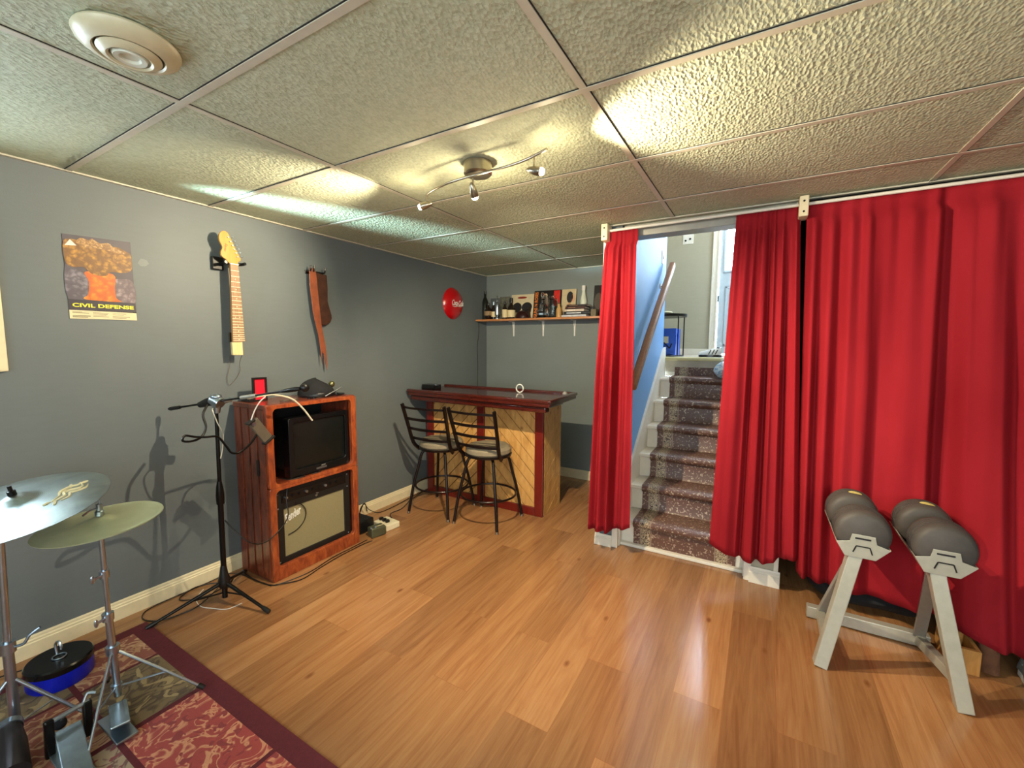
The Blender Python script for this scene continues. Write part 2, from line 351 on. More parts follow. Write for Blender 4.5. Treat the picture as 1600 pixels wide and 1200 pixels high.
# left wall with a window
WY0, WY1, WZ0, WZ1 = -1.95, -.93, 1.42, 2.08
mb = MB(); mb.box(-.12, 0, YR, WY0, 0, 2.42); mb.box(-.12, 0, WY1, 3.12, 0, 2.42); mb.box(-.12, 0, WY0, WY1, 0, WZ0); mb.box(-.12, 0, WY0, WY1, WZ1, 2.42)
struct(mb.build('wall_left', M['wall']))
mb = MB()
mb.box(0, .018, WY1, WY1+.07, WZ0-.07, WZ1+.07); mb.box(0, .018, WY0-.07, WY0, WZ0-.07, WZ1+.07); mb.box(0, .018, WY0, WY1, WZ1, WZ1+.07); mb.box(0, .018, WY0, WY1, WZ0-.07, WZ0)
mb.box(-.12, 0, WY1-.012, WY1, WZ0, WZ1); mb.box(-.12, 0, WY0, WY0+.012, WZ0, WZ1); mb.box(-.12, 0, WY0, WY1, WZ0, WZ0+.012); mb.box(-.1, -.07, (WY0+WY1)/2-.02, (WY0+WY1)/2+.02, WZ0, WZ1)
wn = struct(mb.build('window_1', M['creamtrim'], bevel=.004))
g = MB().box(-.088, -.083, WY0, WY1, WZ0, WZ1).build('glass', M['glass'], wn); struct(g)
struct(MB().box(-.12, 2.0, YB, YB+.11, 0, 2.42).build('wall_back', M['wall_back']))
struct(MB().box(XR, XR+.1, YR, 3.12, 0, 2.42).build('wall_right', M['wall']))
struct(MB().box(-.12, XR+.1, YR-.1, YR, 0, 2.42).build('wall_rear', M['wall']))
# partition between alcove and stairs, partition right of the stairs, closet
struct(MB().box(1.93, 2.046, YC, YB+.11, 0, 3.85).build('wall_alcove', M['wall']))
struct(MB().box(2.046, 2.056, YC+.02, 3.12, 0, 3.85).build('wall_stair_left', M['wall_blue']))
struct(MB().box(2.90, 3.06, YC, 3.17, 0, 3.85).build('wall_stair_right', M['wall_up']))
struct(MB().box(3.06, XR, 2.7, 2.8, 0, 2.42).build('wall_closet', M['wall_dark']))
struct(MB().box(3.06, XR, YC, 2.7, H, H+.1).build('ceiling_closet', M['wall_dark']))
mb = MB(); mb.box(2.046, 2.90, YC+.02, YC+.12, 2.27, 3.85); struct(mb.build('wall_header', M['wall_up']))
mb = MB(); mb.box(2.046, 2.90, YC, YC+.13, 2.215, 2.27); struct(mb.build('trim_4', M['greymetal'], bevel=.004))
# landing and upstairs shell
ZL = 1.362; YL = 3.17; YF = 4.4
mb = MB(); mb.box(.9, 3.95, YL+.01, YF+.1, ZL-.15, ZL); struct(mb.build('floor_landing', M['carpet']))
mb = MB(); mb.box(2.056, 2.90, YL-.035, YL+.05, ZL-.034, ZL+.001); struct(mb.build('trim_5', plain('yellowed_nosing_paint', '#cfc48e', .4, var=.04), bevel=.014, seg=4))
DX0, DX1, DZ1 = 2.43, 3.25, ZL+2.04
mb = MB(); mb.box(.9, DX0-.02, YF, YF+.1, ZL, 3.85); mb.box(DX1+.02, 3.95, YF, YF+.1, ZL, 3.85); mb.box(DX0-.02, DX1+.02, YF, YF+.1, DZ1+.02, 3.85)
struct(mb.build('wall_landing', M['wall_up']))
struct(MB().box(.8, .9, 3.12, YF+.1, ZL, 3.85).build('wall_landing_left', M['wall_up']))
struct(MB().box(3.95, 4.05, 3.0, YF+.1, ZL, 3.85).build('wall_landing_right', M['wall_up']))
struct(MB().box(3.06, 3.95, 3.07, 3.17, ZL, 3.85).build('wall_landing_side', M['wall_up']))
struct(MB().box(.9, 1.93, 3.0, 3.12, 2.42, 3.85).build('wall_landing_near', M['wall_up']))
struct(MB().box(.8, 4.05, YC, YF+.1, 3.85, 3.9).build('ceiling_upper', M['wall_up']))
mb = MB()
mb.box(DX0-.085, DX0-.062, YF-.022, YF, ZL, DZ1+.085); mb.box(DX0-.062, DX0-.03, YF-.014, YF, ZL, DZ1+.06); mb.box(DX0-.03, DX0-.012, YF-.02, YF, ZL, DZ1+.03)
mb.box(DX1+.012, DX1+.085, YF-.02, YF, ZL, DZ1+.085); mb.box(DX0-.085, DX1+.085, YF-.02, YF, DZ1+.015, DZ1+.085)
struct(mb.build('trim_6', M['trimwhite'], bevel=.003))
struct(MB().box(.9, DX0-.085, YF-.015, YF, ZL, ZL+.075).build('baseboard_landing', M['trimwhite'], bevel=.003))
# front door: slab with a long narrow light and raised panels
GX0, GX1, GZ0, GZ1 = 2.487, 3.10, 2.37, 2.965
mb = MB(); y0, y1 = YF+.01, YF+.055
mb.box(DX0, GX0, y0, y1, ZL+.02, DZ1); mb.box(GX1, DX1, y0, y1, ZL+.02, DZ1); mb.box(GX0, GX1, y0, y1, GZ1, DZ1); mb.box(GX0, GX1, y0, y1, ZL+.02, GZ0)
d = struct(mb.build('door_1', M['door'])); d['label'] = 'white entry door on the landing with a bright glazed light'
mb = MB()
for (a, b, c_, e) in ((2.50, 2.80, ZL+.12, ZL+.82), (2.90, 3.17, ZL+.12, ZL+.82)):
    mb.box(a, b, y0-.006, y0, c_, c_+.02); mb.box(a, b, y0-.006, y0, e-.02, e); mb.box(a, a+.02, y0-.006, y0, c_, e); mb.box(b-.02, b, y0-.006, y0, c_, e); mb.box(a+.05, b-.05, y0-.008, y0, c_+.05, e-.05)
struct(mb.build('door_panel_moulding', M['door'], d, bevel=.003))
mb = MB(); mb.box(GX0-.02, GX1+.02, y0-.01, y0, GZ0-.02, GZ0); mb.box(GX0-.02, GX1+.02, y0-.01, y0, GZ1, GZ1+.02); mb.box(GX0-.02, GX0, y0-.01, y0, GZ0, GZ1); mb.box(GX1, GX1+.02, y0-.01, y0, GZ0, GZ1)
struct(mb.build('door_glass_frame', M['door'], d, bevel=.003))
struct(MB().box(GX0, GX1, YF+.03, YF+.034, GZ0, GZ1).build('door_glass', M['glass'], d))
mb = MB(); mb.cyl((DX0-.004, YF-.004, 2.08), (DX0-.004, YF-.004, 2.0), .007, 10); struct(mb.build('door_hinge', M['blackmetal'], d))
# stairs
RH, RD, Y0 = 1.362/7, .245, 1.70
mb = MB()
for i in range(6):
    mb.box(2.056, 2.90, Y0+i*RD+.02, YL+.05, i*RH, (i+1)*RH-.03)
mb.box(2.056, 2.90, Y0+6*RD+.02, YL+.05, 6*RH, 7*RH-.034)
struct(mb.build('trim_7_risers', M['trimwhite']))
for i in range(6):
    struct(MB().box(2.056, 2.90, Y0+i*RD-.012, Y0+(i+1)*RD+.022, (i+1)*RH-.032, (i+1)*RH).build('trim_%d_tread' % (8+i), M['trimwhite'], bevel=.012, seg=3))
# carpet runner following the steps
prof = [(Y0+.012, .004)]
for i in range(6):
    z = (i+1)*RH; y = Y0+i*RD
    prof += [(y+.010, z-.045), (y-.018, z-.034), (y-.026, z-.014), (y-.020, z+.006), (y-.004, z+.012), (y+.12, z+.012), (y+RD-.004, z+.013), (y+RD+.008, z+.03)]
prof += [(YL+.012, 7*RH-.036)]
mb = MB(); XA, XB = 2.165, 2.835
back = [(y+.010, z-.010) for y, z in prof]
mb.sheet(lambda u, v: Vector((XA+(XB-XA)*u, *prof[round(v*(len(prof)-1))])), 8, len(prof)-1)
mb.sheet(lambda u, v: Vector((XA+(XB-XA)*u, *back[round(v*(len(prof)-1))])), 8, len(prof)-1)
for X_ in (XA, XB):
    mb.sheet(lambda u, v, X_=X_: Vector((X_, *(prof if u < .5 else back)[round(v*(len(prof)-1))])), 1, len(prof)-1)
o = mb.build('stair_runner', M['runner'], smooth=True, angle=50); tag(o, 'dark brown speckled carpet runner with patterned side bands on the white stairs', 'runner'); put(o, (2.5, Y0, 0))
# skirt boards
sl = RH/RD
def skirt(x0, x1, nm):
    pts = [(YC+.03, 0), (YC+.03, .25), (Y0+.05, RH+.20), (YL-.10, RH+.20+(YL-.15-Y0)*sl), (YL-.02, ZL+.1), (YL-.02, ZL-.3), (Y0+.3, 0)]
    struct(MB().prism(pts, lambda p: Vector((x0, p[0], p[1])), lambda p: Vector((x1, p[0], p[1]))).build(nm, M['trimwhite'], bevel=.003))
skirt(2.056, 2.078, 'trim_20'); skirt(2.878, 2.90, 'trim_21')
struct(MB().box(2.06, 2.896, Y0-.02, Y0+.018, 0, .022).build('trim_22', M['trimwhite'], bevel=.004))
# door casings and end trims at the foot of the stairs
mb = MB(); mb.box(2.03, 2.072, YC-.012, YC+.1, 0, 2.22); mb.box(1.918, 1.937, YC-.016, YC+.03, 0, H); struct(mb.build('trim_23', M['trimwhite'], bevel=.003))
mb = MB(); mb.box(2.885, 2.925, YC-.012, YC+.1, 0, 2.22); mb.box(3.045, 3.07, YC-.012, YC+.03, 0, H); struct(mb.build('trim_24', M['trimwhite'], bevel=.003))
def baseboard(nm, axis, a, b, at, sgn, h=.1, mat='creamtrim'):
    """stepped profile board: axis 'x' or 'y' runs along, at = wall plane, sgn = side it sticks out"""
    mb = MB()
    pf = [(0, 0), (.014, 0), (.014, h*.66), (.010, h*.70), (.010, h*.78), (.006, h*.84), (.006, h*.93), (.003, h), (0, h)]
    if axis == 'y': mb.prism(pf, lambda p: Vector((at+sgn*p[0], a, p[1])), lambda p: Vector((at+sgn*p[0], b, p[1])))
    else: mb.prism(pf, lambda p: Vector((a, at+sgn*p[0], p[1])), lambda p: Vector((b, at+sgn*p[0], p[1])))
    return struct(mb.build(nm, M[mat]))
baseboard('baseboard_left', 'y', YR, YB, 0, 1); baseboard('baseboard_back', 'x', 0, 1.93, YB, -1)
baseboard('baseboard_right', 'y', YR, 2.7, XR, -1, .11, 'trimwhite'); baseboard('baseboard_post_left', 'x', 1.905, 2.032, YC-.012, -1, .085, 'trimwhite')
baseboard('baseboard_post_right', 'x', 2.915, 3.08, YC-.012, -1, .10, 'trimwhite')
baseboard('baseboard_alcove', 'y', YC, YB, 1.93, -1)
struct(MB().box(2.94, 3.06, YC-.01, YC, .1, 1.9).build('wall_post_panel', M['wall_up']))
# worn paint patch on the wall
mb = MB(); pp = [(-.365, 1.905), (-.35, 1.932), (-.325, 1.928), (-.315, 1.91), (-.33, 1.893), (-.352, 1.89)]
mb.prism(pp, lambda p: Vector((.0002, *p)), lambda p: Vector((.0008, *p))); struct(mb.build('wall_left_patch', M['wall_back']))

# ------------------------------------------------------------------ ceiling lamp (three heads)
LX, LY = 1.766, .285
t = thing('track_light', 'brushed nickel ceiling lamp with wavy bar and three small spot heads', 'ceiling lamp', (LX, LY, H))
MB().lathe([(.001, 0), (.064, 0), (.064, -.046), (.056, -.054), (.001, -.054)], (LX, LY, H), n=40).build('canopy', M['nickel'], t, smooth=True)
rod = smoothpath([(1.375, .378, 2.226), (1.425, .330, 2.226), (1.50, .293, 2.226), (1.60, .262, 2.226), (1.704, .246, 2.226), (1.83, .240, 2.226), (1.944, .234, 2.226), (2.058, .213, 2.226), (2.165, .172, 2.226)])
MB().tube(rod, .0055, 10).build('wavy_bar', M['nickel'], t, smooth=True)
heads = [((1.425, .325, 2.175), (-1.45, -.62, -.42), 98, 96, .75), ((1.768, .244, 2.165), (-.12, .64, -.76), 134, 140, .55), ((2.085, .222, 2.180), (.93, .16, -.26), 106, 84, .55)]
for i, (p, d, ang, en, bl) in enumerate(heads):
    p = Vector(p); d = Vector(d).normalized()
    MB().cyl(p+Vector((0, 0, .006)), p+Vector((0, 0, .05)), .004, 8).build('stem', M['nickel'], t, smooth=True)
    pf = [(.001, -.034), (.006, -.030), (.012, -.018), (.0165, 0), (.018, .018), (.0175, .030), (.0155, .030), (.0150, .005), (.001, .003)]
    hd = MB().lathe(pf, p, d, 24).build('spot_head', M['nickel'], t, smooth=True)
    MB().lathe([(.001, .012), (.010, .013), (.0145, .022), (.0150, .034), (.011, .042), (.001, .044)], p, d, 20).build('bulb', M['bulb'], hd, smooth=True)
    lamp('head_light', 'SPOT', p+d*.052, p+d, en, (1, .83, .57), spot_size=math.radians(ang), spot_blend=bl, shadow_soft_size=.006)
    lamp('head_glow', 'POINT', p+d*.056, None, 6.0 if i == 1 else 1.2, (1, .82, .52), shadow_soft_size=.02)

# ------------------------------------------------------------------ ceiling vent
t = thing('ceiling_vent', 'round ivory ring vent on the ceiling', 'vent', (1.385, -.825, H))
c0 = (1.385, -.825, H)
MB().lathe([(.09, 0), (.112, 0), (.115, -.006), (.110, -.018), (.092, -.030), (.078, -.034), (.074, -.030), (.076, -.010), (.088, -.002)], c0, n=48).build('outer_ring', M['vent'], t, smooth=True)
MB().lathe([(.052, -.012), (.066, -.020), (.070, -.032), (.062, -.040), (.050, -.044), (.044, -.040), (.046, -.024)], c0, n=48).build('middle_ring', M['vent'], t, smooth=True)
MB().lathe([(.001, -.036), (.020, -.036), (.024, -.042), (.036, -.044), (.040, -.036), (.036, -.024), (.001, -.020)], c0, n=40).build('inner_disc', M['vent2'], t, smooth=True)
mb = MB(); [mb.box(-.08, .08, -.004, .004, -.016, -.008, Matrix.Translation(c0) @ Matrix.Rotation(a, 4, 'Z')) for a in (.4, .4+PI/2)]
mb.build('spider', M['vent'], t)

# ------------------------------------------------------------------ curtains, rod, brackets
def knotfn(kn):
    def f(u):
        for (a, p), (b, q) in zip(kn, kn[1:]):
            if u <= b:
                t_ = (u-a)/(b-a); t_ = t_*t_*(3-2*t_); return p+(q-p)*t_
        return kn[-1][1]
    return f
def curtain(nm, label, top, bot, ztop, zbot, knots, amp, gathers, seed, nu=150, nv=48, yfun=None, hemfun=None):
    rnd = random.Random(seed); ph = [rnd.uniform(0, 6.28) for _ in range(6)]; kf = knotfn(knots)
    gk = [0]; 
    while gk[-1] < 1: gk.append(gk[-1]+rnd.uniform(.6, 1.4)/gathers)
    gf = knotfn([(x, (i % 2)*rnd.uniform(.6, 1)) for i, x in enumerate(gk)])
    def fn(u, v):
        x = (top[0]*(1-v)+bot[0]*v)*(1-u)+(top[1]*(1-v)+bot[1]*v)*u
        z = ztop*(1-v)+(zbot+(hemfun(u) if hemfun else 0))*v
        uu = min(1, max(0, u+.018*math.sin(4*u+v*2.4+ph[0])*v*(1-u)*u*4))
        low = kf(uu); gt = gf(u); k = min(1, v*2.2)
        hd = 1 if v > .05 else .35
        y = 1.575+(yfun(u, v) if yfun else 0)-hd*(amp*(.35+.65*k)*low+.034*gt*(1-.68*k))
        y -= .004*math.sin(6*v+ph[4]+5*u)*v+.0025*math.sin(17*v+9*u+ph[5])*v
        if .030 < v < .052: y += .005
        return Vector((x, y, z))
    mb = MB(); mb.sheet(fn, nu, nv); o = mb.build(nm, M['curtain'], smooth=True, angle=80)
    m = o.modifiers.new('thick', 'SOLIDIFY'); m.thickness = .003; tag(o, label, 'curtain', 'red curtains across the stair wall'); put(o, ((bot[0]+bot[1])/2, 1.55, 0)); return o
curtain('curtain', 'narrow red curtain bunched beside the shelf alcove, handrail side of the stairs', (1.957, 2.168), (1.895, 2.19), 2.262, .185,
        [(0, .9), (.10, .5), (.22, 1), (.34, .55), (.44, .95), (.52, 0), (.60, .1), (.72, .35), (.86, .8), (1, .6)], .115, 9, 3, 110, hemfun=lambda u: -.03+.07*max(0, u-.5)*2)
curtain('curtain', 'gathered red curtain hanging over the stairs between the two rod brackets', (2.745, 3.062), (2.69, 3.165), 2.262, .19,
        [(0, .85), (.16, 1), (.30, .75), (.36, .1), (.42, .8), (.50, .95), (.56, .15), (.64, .9), (.74, .85), (.80, .1), (.86, .7), (.93, .8), (1, .2)], .085, 14, 11, 150, hemfun=lambda u: .045-.07*math.sin(PI*min(1, u*1.15)))
curtain('curtain', 'widest red curtain, behind the dumbbell stand', (3.092, 4.28), (3.155, 4.29), 2.27, .16,
        [(0, .2), (.025, .9), (.05, .35), (.09, .85), (.13, .45), (.17, .9), (.24, .95), (.29, .55), (.36, .8), (.44, .9), (.485, .1), (.515, .25), (.56, .9), (.64, .95), (.69, .3), (.73, .85), (.80, .6), (.88, .9), (1, .7)], .105, 26, 23, 300,
        yfun=lambda u, v: -.22*max(0, (u-.27)/.40 if u < .67 else 1)**1.5*v**2-.04*math.sin(PI*v)*max(0, u-.2)*1.0, hemfun=lambda u: -.045*min(1, u*1.4)-.012*math.sin(9*u))
t = thing('curtain_rod', 'white rod along the ceiling edge carrying the red curtains', 'curtain rod', (2.0, 1.54, 2.25))
MB().cyl((1.955, 1.545, 2.253), (4.30, 1.545, 2.262), .009, 12).build('rod', M['trimwhite'], t, smooth=True)
for x in (1.957, 3.074):
    lb = 'cream wooden rod bracket with two screws beside the alcove corner' if x < 2 else 'cream wooden rod bracket with two screws between the two wider curtains'
    b = thing('rod_bracket', lb, 'bracket', (x, 1.56, 2.18), 'wooden rod brackets')
    MB().box(x-.022, x+.022, 1.495, 1.60, 2.183, H-.001).build('block', M['creamtrim'], b, bevel=.005)
    for z in (2.208, 2.264): MB().cyl((x, 1.494, z), (x, 1.497, z), .0055, 10).build('screw', M['blackmetal'], b)

# ------------------------------------------------------------------ stair things
t = thing('handrail', 'sloping oak handrail on the pale blue stair wall', 'handrail', (2.12, 1.8, 1.2))
ra, rb = Vector((2.125, 1.70, 1.175)), Vector((2.125, 3.07, 2.262))
MB().bar(ra, rb, .052, .062).build('rail', M['oak'], t, bevel=.014, seg=4, smooth=True)
for f in (.17, .86):
    p = ra.lerp(rb, f); MB().tube(smoothpath([(2.058, p.y, p.z-.075), (2.09, p.y, p.z-.075), (2.12, p.y, p.z-.03)]), .006, 8).cyl((2.056, p.y, p.z-.075), (2.062, p.y, p.z-.075), .025, 16).build('rail_bracket', M['nickel'], t, smooth=True)
t = thing('light_switch', 'white light switch plate at the end of the pale blue stair wall', 'switch', (2.056, 2.93, 2.25))
MB().box(2.056, 2.062, 2.895, 2.965, 2.25, 2.37).build('plate', M['white'], t, bevel=.002); MB().box(2.062, 2.068, 2.92, 2.94, 2.29, 2.33).build('toggle', M['paper'], t)
t = thing('wall_plate', 'square white jack plate high on the landing wall', 'wall plate', (2.06, YF, 2.72))
MB().box(2.0, 2.12, YF-.006, YF, 2.725, 2.84).build('plate', M['white'], t, bevel=.002)
for dx, dz in ((-.028, -.012), (.024, .004)): MB().cyl((2.06+dx, YF-.006, 2.78+dz), (2.06+dx, YF-.011, 2.78+dz), .012, 12).build('jack', M['blackmetal'], t)
# black round table on landing
tx, ty = 1.98, 3.47
t = thing('side_table', 'small black wire side table on the landing', 'table', (tx, ty, ZL))
mb = MB(); mb.lathe([(.001, 1.778), (.235, 1.778), (.24, 1.786), (.24, 1.806), (.228, 1.806), (.224, 1.79), (.001, 1.788)], (tx, ty, 0), n=40); mb.build('table_top', M['blackmetal'], t, smooth=True)
for a in (-.62, .35, 1.9, 3.9): MB().cyl((tx+.215*math.cos(a), ty+.215*math.sin(a), ZL+.006), (tx+.215*math.cos(a), ty+.215*math.sin(a), 1.78), .006, 8).build('leg', M['blackmetal'], t)
MB().tube([(tx+.215*math.cos(a*PI/16), ty+.215*math.sin(a*PI/16), ZL+.008) for a in range(32)], .006, 8, True).build('bottom_ring', M['blackmetal'], t)
o = MB().ball((2.03, 3.43, 1.825), (.05, .04, .018)).build('folded_cloth', M['cream'], smooth=True); tag(o, 'cream folded cloth lying on top of the black landing table', 'cloth'); put(o, (2.03, 3.43, 1.807))
# crate
cx0, cx1, cy0, cy1, cz0, cz1 = 1.86, 2.135, 3.33, 3.60, ZL+.016, ZL+.29
t = thing('crate', 'blue plastic milk crate with black markings under the landing table', 'crate', (2, 3.47, cz0))
mb = MB()
mb.box(cx0, cx1, cy0, cy1, cz0, cz0+.012)
for y in (cy0, cy1-.012): mb.box(cx0, cx1, y, y+.012, cz0, cz0+.12); mb.box(cx0, cx1, y, y+.012, cz0+.20, cz1); mb.box(cx0, cx0+.07, y, y+.012, cz0+.12, cz0+.2); mb.box(cx1-.07, cx1, y, y+.012, cz0+.12, cz0+.2)
for x in (cx0, cx1-.012): mb.box(x, x+.012, cy0, cy1, cz0, cz0+.19); mb.box(x, x+.012, cy0, cy1, cz0+.22, cz1); mb.box(x, x+.012, cy0, cy0+.09, cz0+.19, cz0+.22); mb.box(x, x+.012, cy1-.09, cy1, cz0+.19, cz0+.22)
mb.build('body', M['crate'], t, bevel=.004)
mb = MB()
for k, (a, b) in enumerate([((1.94, cz0+.12), (2.0, cz0+.05)), ((1.98, cz0+.13), (2.05, cz0+.06)), ((2.02, cz0+.13), (2.08, cz0+.07)), ((2.08, cz0+.07), (2.1, cz0+.12)), ((1.90, cz0+.1), (1.95, cz0+.05))]):
    mb.bar((a[0], cy0-.001, a[1]), (b[0], cy0-.001, b[1]), .002, .014, (0, 1, 0)) if False else mb.bar((a[0], cy0-.001, a[1]), (b[0], cy0-.001, b[1]), .012, .002, (0, 1, 0))
mb.build('marking', M['ink'], t)
# sneaker
t = thing('sneaker', 'white sneaker with a black sole at the edge of the landing', 'shoe', (2.46, 3.33, ZL))
def foot(u): return .036+.012*math.sin(PI*min(1, u*1.1))
mb = MB(); out = []
L0, L1, sy = 2.365, 2.575, 3.33
pts = [(L0+(L1-L0)*i/16, sy+(foot(i/16) if 0 < i < 16 else .012)) for i in range(17)]+[(L0+(L1-L0)*i/16, sy-(foot(i/16) if 0 < i < 16 else .012)) for i in range(16, -1, -1)]
mb.prism(pts, lambda p: Vector((p[0], p[1], ZL+.001)), lambda p: Vector((p[0], p[1], ZL+.025))); mb.build('sole', M['blackgloss'], t, bevel=.004)
mb = MB()
def up_(u, v):
    x = L0+.006+(L1-L0-.012)*u; h = .028+.035*min(1, u*1.8)+(.018*max(0, (u-.55)/.45)); w_ = foot(max(.08, min(.92, u)))*.95
    a = PI*v; return Vector((x, sy+w_*math.cos(a), ZL+.022+h*math.sin(a)**.6))
mb.sheet(up_, 24, 14); mb.build('upper', M['white'], t, smooth=True)
mb = MB()
for xx in (2.46, 2.49, 2.52): mb.bar((xx, sy-.047, ZL+.03), (xx+.02, sy-.036, ZL+.075), .008, .004, (0, 1, 0))
mb.ball((2.545, sy, ZL+.088), (.026, .022, .012)); mb.build('stripe', M['ink'], t)
# white bag
t = thing('plastic_bag', 'crumpled white and pale blue bag on the stair beside the curtain', 'bag', (2.60, 2.99, 6*RH))
mb = MB()
def bg(u, v):
    a = 2*PI*u; b = PI*v; r = 1+.13*math.sin(3*a+2)*math.sin(b)+.07*math.sin(7*a+5*b)
    return Vector((2.635+.10*r*math.sin(b)*math.cos(a), 3.01+.085*r*math.sin(b)*math.sin(a), 6*RH+.085+.078*math.cos(b)*(1+.08*math.sin(5*a))))
mb.sheet(bg, 40, 20); bag = NT('printed_bag_plastic'); bag.col(bag.ramp(bag.noise(bag.mapping(), 28, 2, .5, 2), [(.48, '#dfe8ea'), (.55, '#8fb0cc')])); bag.rough(.35)
mb.build('body', bag.m, t, smooth=True); MB().tube(smoothpath([(2.62, 3.0, 6*RH+.155), (2.60, 2.99, 6*RH+.18), (2.64, 3.0, 6*RH+.185), (2.65, 3.01, 6*RH+.155)]), .004, 6).build('handle', bag.m, t)

# ------------------------------------------------------------------ poster
t = thing('poster', 'civil defense poster of an orange mushroom cloud on the grey wall', 'poster', (.002, -.52, 1.6))
MB().prism([(-.648, 1.998), (-.390, 2.008), (-.386, 1.598), (-.646, 1.595)], lambda p: Vector((.001, *p)), lambda p: Vector((.0025, *p))).build('sheet', plain('poster_sky', '#4d4750', .5, var=.15, scale=9), t)
def cloudmat(nm, a, b, c, sc):
    q = NT(nm); v = q.mapping(); nz = q.n('ShaderNodeTexNoise'); nz.inputs['Scale'].default_value = sc*1.6; q.l(v, nz.inputs['Vector'])
    ad = q.n('ShaderNodeVectorMath', operation='MULTIPLY_ADD'); q.l(nz.outputs['Color'], ad.inputs[0]); ad.inputs[1].default_value = (.035,)*3; q.l(v, ad.inputs[2])
    vo = q.n('ShaderNodeTexVoronoi'); vo.inputs['Scale'].default_value = sc*2.0; q.l(ad.outputs[0], vo.inputs['Vector'])
    base = q.ramp(q.noise(v, sc, 4, .6, 1.0), [(.3, a), (.5, b), (.7, c)])
    q.col(q.mix(q.ramp(vo.outputs['Distance'], [(.25, (0, 0, 0)), (.62, (.85, .85, .85))]), base, a)); q.rough(.5); return q.m
def blob(nm, pts, mat, x, par, lab=None):
    q = smoothpath([(0, *p) for p in pts], 4, True); o = MB().prism([(p.y, p.z) for p in q], lambda p: Vector((x, *p)), lambda p: Vector((x+.0006, *p))).build(nm, mat, par)
    return o
blob('haze', [(-.646, 1.85), (-.60, 1.83), (-.56, 1.80), (-.55, 1.71), (-.643, 1.69)], cloudmat('poster_haze', '#4f4a55', '#77707c', '#8f8794', 22), .0026, t)
blob('haze', [(-.392, 1.80), (-.45, 1.81), (-.475, 1.79), (-.47, 1.70), (-.39, 1.69)], cloudmat('poster_haze_pale', '#5d5058', '#8a7a80', '#a09098', 22), .0026, t)
blob('cloud_stem', [(-.575, 1.83), (-.47, 1.83), (-.468, 1.76), (-.465, 1.71), (-.445, 1.692), (-.52, 1.69), (-.59, 1.695), (-.572, 1.72), (-.566, 1.78)], cloudmat('poster_fire', '#b8541e', '#dd7a20', '#e7a23c', 16), .0034, t)
blob('cloud_cap', [(-.645, 1.965), (-.60, 1.978), (-.55, 1.965), (-.50, 1.96), (-.45, 1.972), (-.41, 1.955), (-.393, 1.94), (-.392, 1.87), (-.42, 1.845), (-.48, 1.84), (-.50, 1.818), (-.55, 1.82), (-.58, 1.85), (-.62, 1.845), (-.645, 1.87)], cloudmat('poster_cloud', '#6b4a2c', '#a87a35', '#d49a44', 22), .0042, t)
blob('cloud_crest', [(-.60, 1.965), (-.585, 1.99), (-.555, 1.985), (-.54, 1.995), (-.515, 1.978), (-.48, 1.985), (-.46, 1.965), (-.43, 1.955), (-.42, 1.94), (-.47, 1.945), (-.52, 1.95), (-.57, 1.945)], cloudmat('poster_crest', '#7c5a3c', '#b98f58', '#d9b27a', 40), .0050, t)
MB().prism([(-.642, 1.945), (-.60, 1.95), (-.622, 1.976)], lambda p: Vector((.0052, *p)), lambda p: Vector((.0058, *p))).build('badge', M['paper'], t)
MB().prism([(-.6445, 1.69), (-.388, 1.69), (-.387, 1.638), (-.645, 1.638)], lambda p: Vector((.0026, *p)), lambda p: Vector((.0033, *p))).build('title_band', plain('poster_dark_band', '#35303c', .5), t)
MB().prism([(-.645, 1.638), (-.387, 1.641), (-.386, 1.599), (-.646, 1.596)], lambda p: Vector((.0026, *p)), lambda p: Vector((.0033, *p))).build('caption_band', plain('poster_cream_band', '#d8cda6', .6, var=.04), t)
text_part('title_lettering', 'CIVIL DEFENSE', .025, M['yellow'], (.0036, -.515, 1.663), (0, 1, .01), (0, 0, 1), t, width=.236, bold=.0007)
mb = MB()
for (a, b, z, h) in ((-.635, -.60, 1.630, .002), (-.635, -.575, 1.624, .003), (-.635, -.57, 1.609, .004), (-.635, -.58, 1.603, .004), (-.56, -.50, 1.628, .002), (-.56, -.505, 1.622, .002), (-.56, -.51, 1.616, .002), (-.56, -.50, 1.610, .002), (-.485, -.43, 1.628, .002), (-.485, -.44, 1.622, .002), (-.485, -.415, 1.612, .003), (-.485, -.43, 1.606, .002)):
    mb.box(.0034, .0038, a, b, z, z+h)
mb.build('caption_lettering', plain('grey_ink', '#7a715c', .6), t)

# ------------------------------------------------------------------ guitar neck on its hanger
t = thing('guitar_hanger', 'black wall hanger holding the guitar neck', 'wall hanger', (0, .04, 1.95))
MB().box(0, .022, -.01, .055, 1.925, 2.005).build('wall_block', M['black'], t, bevel=.006)
MB().cyl((.02, .04, 1.968), (.075, .055, 1.968), .008, 10).build('arm', M['black'], t)
MB().tube(smoothpath([(.115, .022, 1.965), (.085, .028, 1.966), (.070, .055, 1.966), (.070, .085, 1.966), (.074, .125, 1.968), (.108, .136, 1.972)]), .009, 10).build('yoke', M['black'], t, smooth=True)
t = thing('guitar_neck', 'bare electric guitar neck with maple headstock hanging on the grey wall', 'guitar neck', (.09, .08, 1.40))
hp = smoothpath([(0, *p) for p in [(.006, 2.127), (.018, 2.145), (.035, 2.152), (.05, 2.146), (.062, 2.127), (.088, 2.07), (.113, 2.018), (.120, 1.993), (.104, 1.978), (.098, 1.962), (.058, 1.960), (.034, 1.984), (.013, 1.998), (.007, 2.022), (.018, 2.052), (.010, 2.074), (.002, 2.10)]], 3, True)
MB().prism([(p.y, p.z) for p in hp], lambda p: Vector((.078, *p)), lambda p: Vector((.091, *p))).build('headstock', M['maple'], t, bevel=.002)
